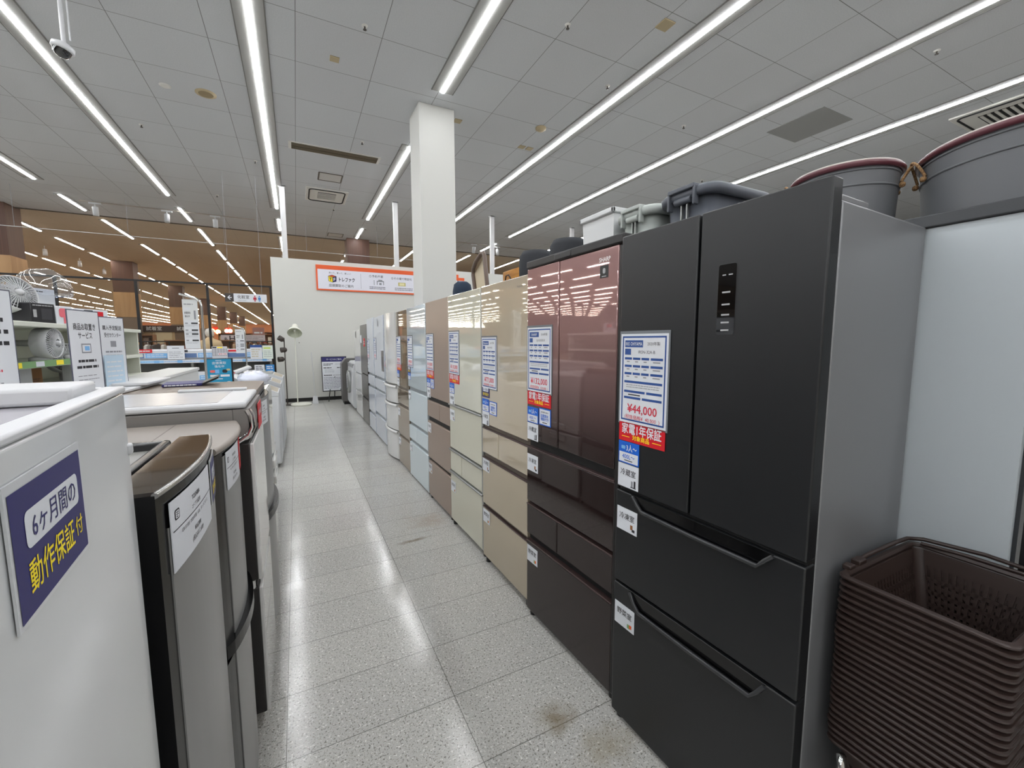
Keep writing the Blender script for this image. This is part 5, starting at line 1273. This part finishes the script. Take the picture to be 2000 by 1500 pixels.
for xx in (-.1, .1): mb.cyl((xx, .012, .94), (xx * 1.3, .16, 0), .009, frame_black, n=8).cyl((xx, .006, .94), (xx * 1.3, -.10, 0), .009, frame_black, n=8)
mb.build('leg', t)
t = thing('machine_panel', 'loose white curved panel lying on the far washing machines', 'panel', (-.66, 6.75, 1.055), (0, R(-20), R(10)))
MB().box(-.10, .10, -.14, .14, 0, .035, white, .012).build('panel', t)

# toilets sign hanging from the ceiling
t = thing('hanging_sign', 'hanging toilet sign with arrow and red and blue figures', 'hanging sign', (-.93, 11.0, 2.395))
mb = MB(); mb.box(-.39, .39, 0, .03, -.09, .09, paper, .002, 1); mb.quad(-.39, -.23, -.09, .09, -.0006, mat('dark_brown_print', (64, 58, 54), .5))
k = -.0012; mb.text('化粧室', -.05, .018, .062, mat('brown_black_ink', (66, 60, 58), .5), k, .22, .008); mb.text('Restrooms', -.07, -.052, .024, grey_ink, k, .15)
mb.add([(-.345, k, 0), (-.305, k, -.045), (-.285, k, -.045), (-.315, k, -.01), (-.265, k, -.01), (-.265, k, .01), (-.315, k, .01), (-.285, k, .045), (-.305, k, .045)], [tuple(range(9))], paper)
for x, m in ((.165, mat('crimson_print', (176, 40, 60), .5)), (.25, mat('cyan_blue_print', (70, 130, 186), .5))):
    mb.rrect(x - .014, x + .014, .030, .058, .013, k, m).add([(x - .026, k, .022), (x - (.034 if x < .2 else .026), k, -.03), (x + (.034 if x < .2 else .026), k, -.03), (x + .026, k, .022)], [(0, 1, 2, 3)], m).quad(x - .016, x - .003, -.07, -.03, k, m).quad(x + .003, x + .016, -.07, -.03, k, m)
mb.build('sign_panel', t)
mb = MB()
for xx in (-.3, .3): mb.cyl((xx, .015, .09), (xx, .015, CZ - 2.395), .003, grey_ink, n=6)
mb.build('wire', t)

# ------------------------------------------------------------------ end wall: big sign, lamps, easel board
t = thing('wall_sign', 'long white and orange shop sign on the far white wall', 'wall sign', (0.50, WY - .03, 2.68))
SW, SH = 3.6, .60
mb = MB(); mb.box(0, SW, 0, .03, 0, SH, orange); k = -.0008
mb.quad(.035, SW - .035, .035, SH - .10, k, mat('sign_white', (222, 222, 232), .5)); k -= .0006
mb.text('売って、買って、楽しい！', .535, .425, .036, ink, k, .50, .008)
mb.text('トレファク', .69, .275, .085, ink, k, .36, .035)
mb.text('店頭買取のご案内', .555, .125, .056, ink, k, .56, .008)
mb.quad(1.015, 1.021, .08, .45, k, grey_ink)
mb.text('①予約不要', 1.39, .405, .052, ink, k, .42, .008); mb.text('②その場で現金化', 2.03, .385, .050, ink, k, .58, .008)
mb.quad(1.40, 1.58, .20, .30, k, grey_ink).quad(1.42, 1.56, .20, .275, k - .0004, mat('sign_white', (222, 222, 232))).quad(1.46, 1.52, .20, .25, k - .0008, grey_ink).quad(1.44, 1.54, .30, .33, k, grey_ink)
mb.rrect(1.325, 1.35, .285, .31, .012, k, grey_ink).quad(1.33, 1.345, .19, .28, k, grey_ink)
mb.quad(1.94, 2.13, .20, .29, k, mat('gold_print', (190, 180, 110), .5)).quad(1.97, 2.10, .215, .275, k - .0004, mat('pale_gold', (226, 220, 170), .5))
mb.lines(1.22, 1.62, .08, .16, 2, ink, k, .35, 4); mb.lines(1.85, 2.32, .08, .16, 2, ink, k, .35, 6)
mb.text('③即日査定', 2.85, .405, .052, ink, k, .42, .008); mb.lines(2.62, 3.1, .08, .16, 2, ink, k, .35, 9)
mb.build('sign_panel', t)
lg = MB()      # little letter cube
k -= .001
lg.add([(.27, k, .345), (.355, k, .375), (.45, k, .345), (.365, k, .325)], [(3, 2, 1, 0)], orange).add([(.27, k, .345), (.365, k, .325), (.365, k, .20), (.275, k, .225)], [(0, 3, 2, 1)], yellow).add([(.365, k, .325), (.45, k, .345), (.445, k, .225), (.365, k, .20)], [(0, 3, 2, 1)], navy)
k -= .0006
lg.text('T', .317, .272, .075, ink, k, .06, .03).text('F', .405, .272, .075, paper, k, .05, .03)
for a, b in (((.27, .345), (.355, .375)), ((.355, .375), (.45, .345)), ((.27, .345), (.365, .325)), ((.365, .325), (.45, .345)), ((.365, .325), (.365, .20)), ((.27, .345), (.275, .225)), ((.275, .225), (.365, .20)), ((.365, .20), (.445, .225)), ((.45, .345), (.445, .225))):
    lg.tube([(a[0], k, a[1]), (b[0], k, b[1])], .004, ink, 6)
lg.build('cube_logo', t)
t = thing('wall_sign', 'orange-edged sign corner on the far wall right of the big pillar', 'wall sign', (3.85, WY - .03, 2.70)); MB().box(0, .42, 0, .03, 0, .50, paper).box(.0, .42, -.003, 0, .42, .50, orange).build('sign_panel', t)
t = thing('wall_sign', 'white sign with blue frame on the far wall right of the white post', 'wall sign', (5.35, WY - .03, 2.55)); mb = MB(); mb.box(0, .95, 0, .03, 0, .55, navy); mb.quad(.05, .9, .05, .45, -.001, paper); mb.build('sign_panel', t)
# spot floor lamp
dkl = mat('dark_bronze', (66, 58, 52), .4)
t = thing('spot_floor_lamp', 'dark floor lamp with three adjustable spots in the far left corner', 'floor lamp', (-.24, 10.85, 0))
MB().lathe([(0, 0), (.12, 0), (.12, .015), (.02, .025), (0, .025)], dkl, 24).build('base', t); MB().cyl((0, 0, .02), (.0, 0, 1.53), .011, dkl, n=10).build('pole', t)
for z, dx, dz, tw in ((1.45, -.07, .05, 30), (1.26, -.03, 0, -10), (1.07, -.09, -.02, -8)):
    Mx = Matrix.Translation((dx + .02, -.05, z + dz)) @ Matrix.Rotation(R(tw), 4, 'Y') @ Matrix.Rotation(R(-84), 4, 'Y') @ Matrix.Rotation(R(16), 4, 'X')
    mb = MB(); mb.lathe([(0, -.06), (.03, -.055), (.055, -.03), (.058, .07), (.05, .07), (.045, 0), (0, -.01)], dkl, 20, Mx); mb.build('lamp_head', t)
    MB().cyl((0, 0, z - .02), (dx * .6, -.03, z + dz), .006, dkl, n=8).build('bracket', t)
cab = MB(); cab.tube([(.0, .0, .008), (.08, -.06, .006), (.02, -.12, .006), (.12, -.10, .006), (.2, -.05, .006)], .005, black, 6); cab.box(.17, .24, -.07, -.03, 0, .03, black, .006); cab.build('power_cord', t)
# white floor lamp
lw = mat('lamp_white', (226, 226, 214), .4); lin_ = mat('lamp_inside', (196, 200, 180), .5)
t = thing('dome_floor_lamp', 'white floor lamp with dome shade in front of the far white wall', 'floor lamp', (.04, 10.72, 0))
MB().lathe([(0, 0), (.215, 0), (.215, .035), (.20, .042), (.02, .05), (0, .05)], lw, 36).build('base', t)
MB().tube([(-.07, .0, .045), (-.06, 0, 1.35), (-.055, .02, 1.66), (-.05, .02, 1.70)], .012, lw, 10).build('pole', t)
Mx = Matrix.Translation((-.045, .02, 1.79)) @ Matrix.Rotation(R(-44), 4, 'X') @ Matrix.Rotation(R(4), 4, 'Y')
MB().lathe([(0, .02), (.055, .018), (.062, 0), (.062, -.06), (.075, -.075), (.13, -.15), (.152, -.22), (.148, -.22), (.124, -.15), (.07, -.08), (0, -.06)], lw, 36, Mx).build('lamp_shade', t)
MB().lathe([(.147, -.219), (.123, -.149), (.069, -.081), (0, -.07)], lin_, 30, Mx).lathe([(0, -.16), (.028, -.15), (.034, -.125), (.02, -.085), (0, -.08)], mat('bulb_white', (236, 236, 226), .3), 16, Mx).build('shade_lining', t)
MB().cyl((.02, -.02, 1.60), (.02, -.02, 1.43), .003, lw, n=6).cyl((.02, -.02, 1.43), (.02, -.02, 1.41), .008, dkl, n=8).build('pull_switch', t)
# wiper pole in a small stand
t = thing('floor_wiper', 'thin white pole standing in a small white holder by the far wall', 'floor wiper', (.34, 10.85, 0))
MB().prism([(-.065, -.05), (.065, -.05), (.065, .05), (-.065, .05)], 0, .17, white, taper=.7).build('holder', t); MB().cyl((.0, 0, .16), (-.04, .02, 1.20), .008, white, n=8).build('pole', t)
# easel board
t = thing('easel_board', 'service price board with navy header on a black easel by the far wall', 'easel board', (.80, 10.98, 0), (R(0), 0, R(3)))
mb = MB(); Tt = Matrix.Rotation(R(-6), 4, 'X'); mb2 = MB()
mb2.box(-.285, .285, 0, .02, .25, 1.09, frame_black); mb2.quad(-.27, .27, .27, 1.075, -.001, paper); mb2.quad(-.27, .27, .965, 1.075, -.0016, navy)
k = -.0022; mb2.text('サービスのご案内', 0, 1.02, .035, paper, k, .34, .008)
mb2.lines(-.24, -.02, .87, .93, 2, ink, k, .5, 3).lines(.02, .22, .88, .93, 2, grey_ink, k, .25, 4).lines(-.24, -.04, .80, .84, 1, ink, k, .5, 5).lines(.06, .2, .80, .84, 1, ink, k, .5, 6).lines(-.22, -.0, .70, .79, 3, grey_ink, k, .25, 7)
mb2.lines(-.24, -.06, .62, .66, 1, ink, k, .5, 8).lines(-.04, .24, .62, .66, 1, grey_ink, k, .3, 9).lines(-.25, .22, .31, .60, 8, mat('slate_ink', (96, 98, 120), .6), k, .3, 10)
mb2.v = [tuple(Tt @ Vector(v)) for v in mb2.v]; mb2.build('board', t)
for xa, xb, yb in ((-.12, -.17, -.10), (.12, .17, -.10), (0, 0, .22)):
    MB().cyl((xa, .06 if yb > 0 else .03, .60 if yb > 0 else .30), (xb, yb + .05, 0.01), .010, frame_black, n=8).build('leg', t)
# ------------------------------------------------------------------ the shop beyond the glazing
darkwood = streak_mat('dark_wood_cladding', (78, 52, 40), (94, 64, 50), .55, 0, (60, 60, .8))
tanwood = streak_mat('tan_panel', (170, 132, 92), (184, 146, 104), .6, 0, (5, 5, .8))
names = {(-6.85, 16.2): 'wood-clad column cut off at the left edge, dark above and tan below', (-6.82, 25.6): 'wood-clad column right behind the acrylic signs', (-6.82, 35): 'wood-clad column half behind the long hanging banner',
         (-6.82, 44.4): 'wood-clad column right of the tall chrome banner stand', (-6.82, 53.8): 'far wood-clad column left of the toilet sign', (-6.82, 63.2): 'very far wood-clad column below the toilet sign', (-6.82, 72.6): 'farthest wood-clad column below the toilet sign', (2.09, 16.3): 'dark wood column seen above the far white wall left of the pillar'}
for (x, y), lb in names.items():
    t = thing('wooden_column', lb, 'column', (x, y, 0))
    MB().box(-.37, .37, -.37, .37, 3.67, CZ + .05, darkwood).build('upper_cladding', t); MB().box(-.385, .385, -.385, .385, 2.56, 3.67, tanwood).build('lower_panel', t); MB().box(-.36, .36, -.36, .36, 0, 2.56, mat('column_base_grey', (120, 104, 92), .7)).build('column_base', t)
    if y < 17 and x < 0: MB().box(.06, .10, -.40, -.37, 3.0, CZ + .02, mat('tan_cable_cover', (150, 130, 108), .6)).build('cable_cover', t)
# clothes racks with single garments
cols = [(190, 178, 160), (70, 60, 58), (150, 60, 58), (120, 128, 110), (196, 188, 182), (96, 84, 76), (60, 70, 92), (176, 140, 110), (214, 206, 196), (130, 100, 84)]
cm = [mat('garment_cloth_%s' % 'abcdefghij'[i], c, .9) for i, c in enumerate(cols)]
cm_n = ['beige', 'black-brown', 'dusty red', 'olive', 'pale grey', 'taupe', 'slate blue', 'camel', 'cream', 'brown']
gp = []
for i, m in enumerate(cm):
    mb = MB(); mb.prism_xz([(-.20, -.75), (.20, -.75), (.19, -.12), (.30, -.40), (.36, -.36), (.22, -.04), (.06, 0), (-.06, 0), (-.22, -.04), (-.36, -.36), (-.30, -.40), (-.19, -.12)], -.03, .03, m)
    mb.tube([(0, 0, 0), (0, 0, .05), (.02, 0, .08), (0, 0, .10)], .004, chrome, 6)
    gp.append(mb)
gobj = {}
def rack(x, y, L, rot, label, where, n):
    t = thing('garment_rack', label, 'garment rack', (x, y, 0), (0, 0, R(rot)))
    mb = MB(); mb.cyl((-L / 2, 0, 1.45), (L / 2, 0, 1.45), .015, frame_black, n=8); mb.build('rail', t)
    for s in (-1, 1):
        MB().cyl((s * L / 2, 0, 0.03), (s * L / 2, 0, 1.45), .015, frame_black, n=8).box(s * L / 2 - .02, s * L / 2 + .02, -.25, .25, 0, .03, frame_black).build('leg', t)
    Mr = M_of(t)
    for i in range(n):
        c = random.randrange(10)
        p = Mr @ Vector((-L / 2 + .12 + (L - .24) * i / (n - 1), 0, 1.37))
        if c not in gobj: o = gp[c].build('hanging_garment'); gobj[c] = o
        else: o = gobj[c].copy(); COL.objects.link(o)
        o.location = p; o.rotation_euler = (0, 0, R(rot + 90 + random.uniform(-12, 12)))
        tag(o, '%s garment hanging on the clothes rack %s' % (cm_n[c], where), 'garment', 'garments hanging beyond the glazing')
for x, y, L, rot, w in ((-3.9, 14.6, 1.6, 0, 'behind the left air conditioners'), (-5.6, 17.5, 1.6, 15, 'left of the fitting-room sign'), (-2.9, 19.5, 1.6, 0, 'under the ampersand sign'), (-4.6, 21.5, 1.6, -10, 'in the middle of the clothing area'), (-1.2, 16.2, 1.4, 0, 'below the pink sign'), (-6.9, 21.5, 1.6, 10, 'near the wood-clad column'),
                        (-8.6, 27.5, 1.6, 0, 'far behind the signs'), (-3.2, 26.0, 1.6, 0, 'towards the orange rear wall'), (-5.8, 30.0, 1.6, 5, 'far beyond the fitting-room sign')):
    rack(x, y, L, rot, 'black clothes rack ' + w, w, 9)
# fitting-room block with sign band
t = thing('fitting_room', 'cream fitting-room block with dark brown sign band beyond the glazing', 'fitting room', (-7.6, 26.0, 0))
MB().box(0, 3.0, .1, 2.0, 0, 2.2, mat('cream_partition', (186, 160, 124), .7)).build('wall_block', t)
mb = MB(); mb.box(-.1, 3.05, 0, .1, 1.92, 2.22, mat('brown_sign_band', (58, 40, 34), .5)); mb.text('試着室', 1.55, 2.07, .15, paper, -.001, .7, .01); mb.text('試着室', 2.7, 2.07, .15, paper, -.001, .55, .01); mb.text('試着室', .5, 2.07, .15, paper, -.001, .7, .01); mb.build('sign_band', t)
for i, c in enumerate(((206, 190, 160), (150, 126, 96), (206, 190, 160), (120, 100, 84))): MB().box(.1 + i * .74, .72 + i * .74, .06, .1, .1, 1.9, mat('curtain_%s' % 'abcd'[i], c, .9)).build('curtain', t)
# signs
t = thing('hanging_sign', 'pale lilac sign with large ampersand H beyond the glazing', 'hanging sign', (-2.36, 18.0, 1.43))
mb = MB(); mb.box(0, 1.35, 0, .03, 0, .25, mat('pale_lilac', (206, 192, 196), .6)); mb.text('&', .15, .10, .14, mat('plum_ink', (56, 40, 50), .5), -.001, None, .02).text('H', .34, .125, .21, mat('plum_ink', (56, 40, 50)), -.001, None, .02); mb.lines(.72, 1.3, .04, .21, 3, mat('plum_ink', (56, 40, 50)), -.001, .2, 3); mb.build('sign_panel', t)
MB().cyl((.08, .015, -1.43), (.08, .015, .0), .012, frame_black, n=8).cyl((1.27, .015, -1.43), (1.27, .015, 0), .012, frame_black, n=8).build('leg', t)
t = thing('hanging_sign', 'dull pink square sign on a thin black pole right of the ampersand sign', 'hanging sign', (-1.55, 20.0, 1.35))
mb = MB(); mb.box(0, .42, 0, .03, .1, .66, mat('dusty_pink_board', (160, 112, 104), .6)); mb.lines(.06, .36, .38, .52, 1, paper, -.001, .45, 3).lines(.06, .36, .24, .36, 1, paper, -.001, .45, 5); mb.build('sign_panel', t); MB().cyl((.21, .015, -1.35), (.21, .015, .1), .012, frame_black, n=8).build('pole', t)
glow = mat('lit_sign_warm', (255, 200, 150), .5, emit=(255, 150, 96, 9)); glow2 = mat('lit_sign_pale', (255, 230, 200), .5, emit=(255, 226, 190, 9))
for x, z, w, m, lb in ((-6.5, 2.45, .85, glow, 'glowing red-orange lamp cluster sign far beyond the glazing'), (-5.3, 2.38, .55, glow2, 'glowing pale twin lamp sign right of the red-orange one')):
    t = thing('lit_sign', lb, 'lit sign', (x, 45, z)); mb = MB()
    for i in range(2 if w < .7 else 3):
        bmx = bmesh.new(); bmesh.ops.create_uvsphere(bmx, u_segments=12, v_segments=8, radius=w / (3.6 if w < .7 else 4.2))
        for v in bmx.verts: v.co += Vector(((i - (.5 if w < .7 else 1)) * w * .5, 0, -.08 * i if w > .7 else 0))
        mb.bm(bmx, m, True)
    mb.build('lamp_bulbs', t); MB().box(-w / 2, w / 2, .1, .2, -.3, .3, mat('dull_red_board', (150, 50, 44), .6)).build('board', t); MB().cyl((0, .25, -z), (0, .25, .2), .05, frame_black, n=8).build('post', t)
# mannequin bust in beige
t = thing('mannequin', 'beige mannequin bust with white head beyond the glazing, behind the black mullion', 'mannequin', (-2.02, 13.6, 0))
MB().lathe([(0, 1.05), (.20, 1.06), (.24, 1.2), (.27, 1.36), (.24, 1.46), (.10, 1.52), (.065, 1.56), (0, 1.56)], mat('beige_cloth', (222, 190, 150), .8), 24).build('torso', t)
MB().lathe([(0, 1.55), (.06, 1.56), (.10, 1.63), (.105, 1.70), (.08, 1.77), (0, 1.80)], mat('mannequin_white', (236, 226, 220), .5), 20).build('head', t)
MB().cyl((0, 0, .02), (0, 0, 1.06), .02, frame_black, n=10).lathe([(0, 0), (.18, 0), (.18, .02), (0, .03)], frame_black, 20).build('stand', t)
# shelves with goods
goods = [(150, 60, 50), (196, 150, 100), (220, 206, 190), (110, 90, 80), (180, 110, 90), (90, 96, 110), (206, 176, 140)]
gm = [mat('goods_%s' % 'abcdefg'[i], c, .7) for i, c in enumerate(goods)]
gn = ['red', 'tan', 'cream', 'brown', 'salmon', 'grey-blue', 'sand']
def goods_shelf(x, y, L, h, label, where):
    t = thing('goods_shelf', label, 'display shelf', (x, y, 0)); fm = mat('goods_shelf_wood', (150, 104, 70), .6)
    MB().box(0, L, .38, .40, 0, h, fm).build('back_panel', t)
    for s in (0, L - .03): MB().box(s, s + .03, 0, .4, 0, h, fm).build('side_panel', t)
    nz = int(h / .42)
    for k in range(nz + 1):
        z = .05 + k * (h - .08) / nz; MB().box(.03, L - .03, 0, .38, z, z + .025, fm).build('shelf', t)
        if k == nz or k < nz - 2: continue
        xx = x + .06
        while xx < x + L - .2:
            w = random.uniform(.12, .24); hh = random.uniform(.14, .30); c = random.randrange(7)
            if xx + w > x + L - .05: break
            tag(MB().box(0, w, 0, .24, 0, hh, gm[c], .008, 1).build('goods_box', None, (xx, y + .05, z + .026)), '%s package on the wooden shelf %s' % (gn[c], where), 'package', 'packages on the far wooden shelves')
            xx += w + random.uniform(.02, .06)
for x, y, L, h, w in ((-3.6, 16.4, 1.8, 1.5, 'behind the banner'), (-6.4, 19.6, 1.8, 1.7, 'right of the first column'), (-1.9, 23.5, 1.6, 1.8, 'below the orange rear wall'), (-9.4, 24.0, 1.8, 1.9, 'left of the second column'), (-4.6, 34.0, 2.2, 2.0, 'far back in the middle'), (-2.6, 40.0, 2.0, 2.2, 'far back at the right'), (-9.6, 36.0, 2.2, 2.2, 'far back at the left')):
    goods_shelf(x, y, L, h, 'brown wooden goods shelf ' + w, w)
# ------------------------------------------------------------------ picture settings
w = bpy.data.worlds.new('world'); scene.world = w; w.use_nodes = True
w.node_tree.nodes['Background'].inputs[0].default_value = (0.8, 0.8, 0.8, 1); w.node_tree.nodes['Background'].inputs[1].default_value = 0.3
scene.view_settings.view_transform = 'Standard'; scene.view_settings.look = 'None'; scene.view_settings.gamma = 1.0
scene.view_settings.use_curve_mapping = False; scene.view_settings.exposure = 0.50
scene.cycles.max_bounces = 10; scene.cycles.diffuse_bounces = 5; scene.cycles.transparent_max_bounces = 16; scene.cycles.use_denoising = True
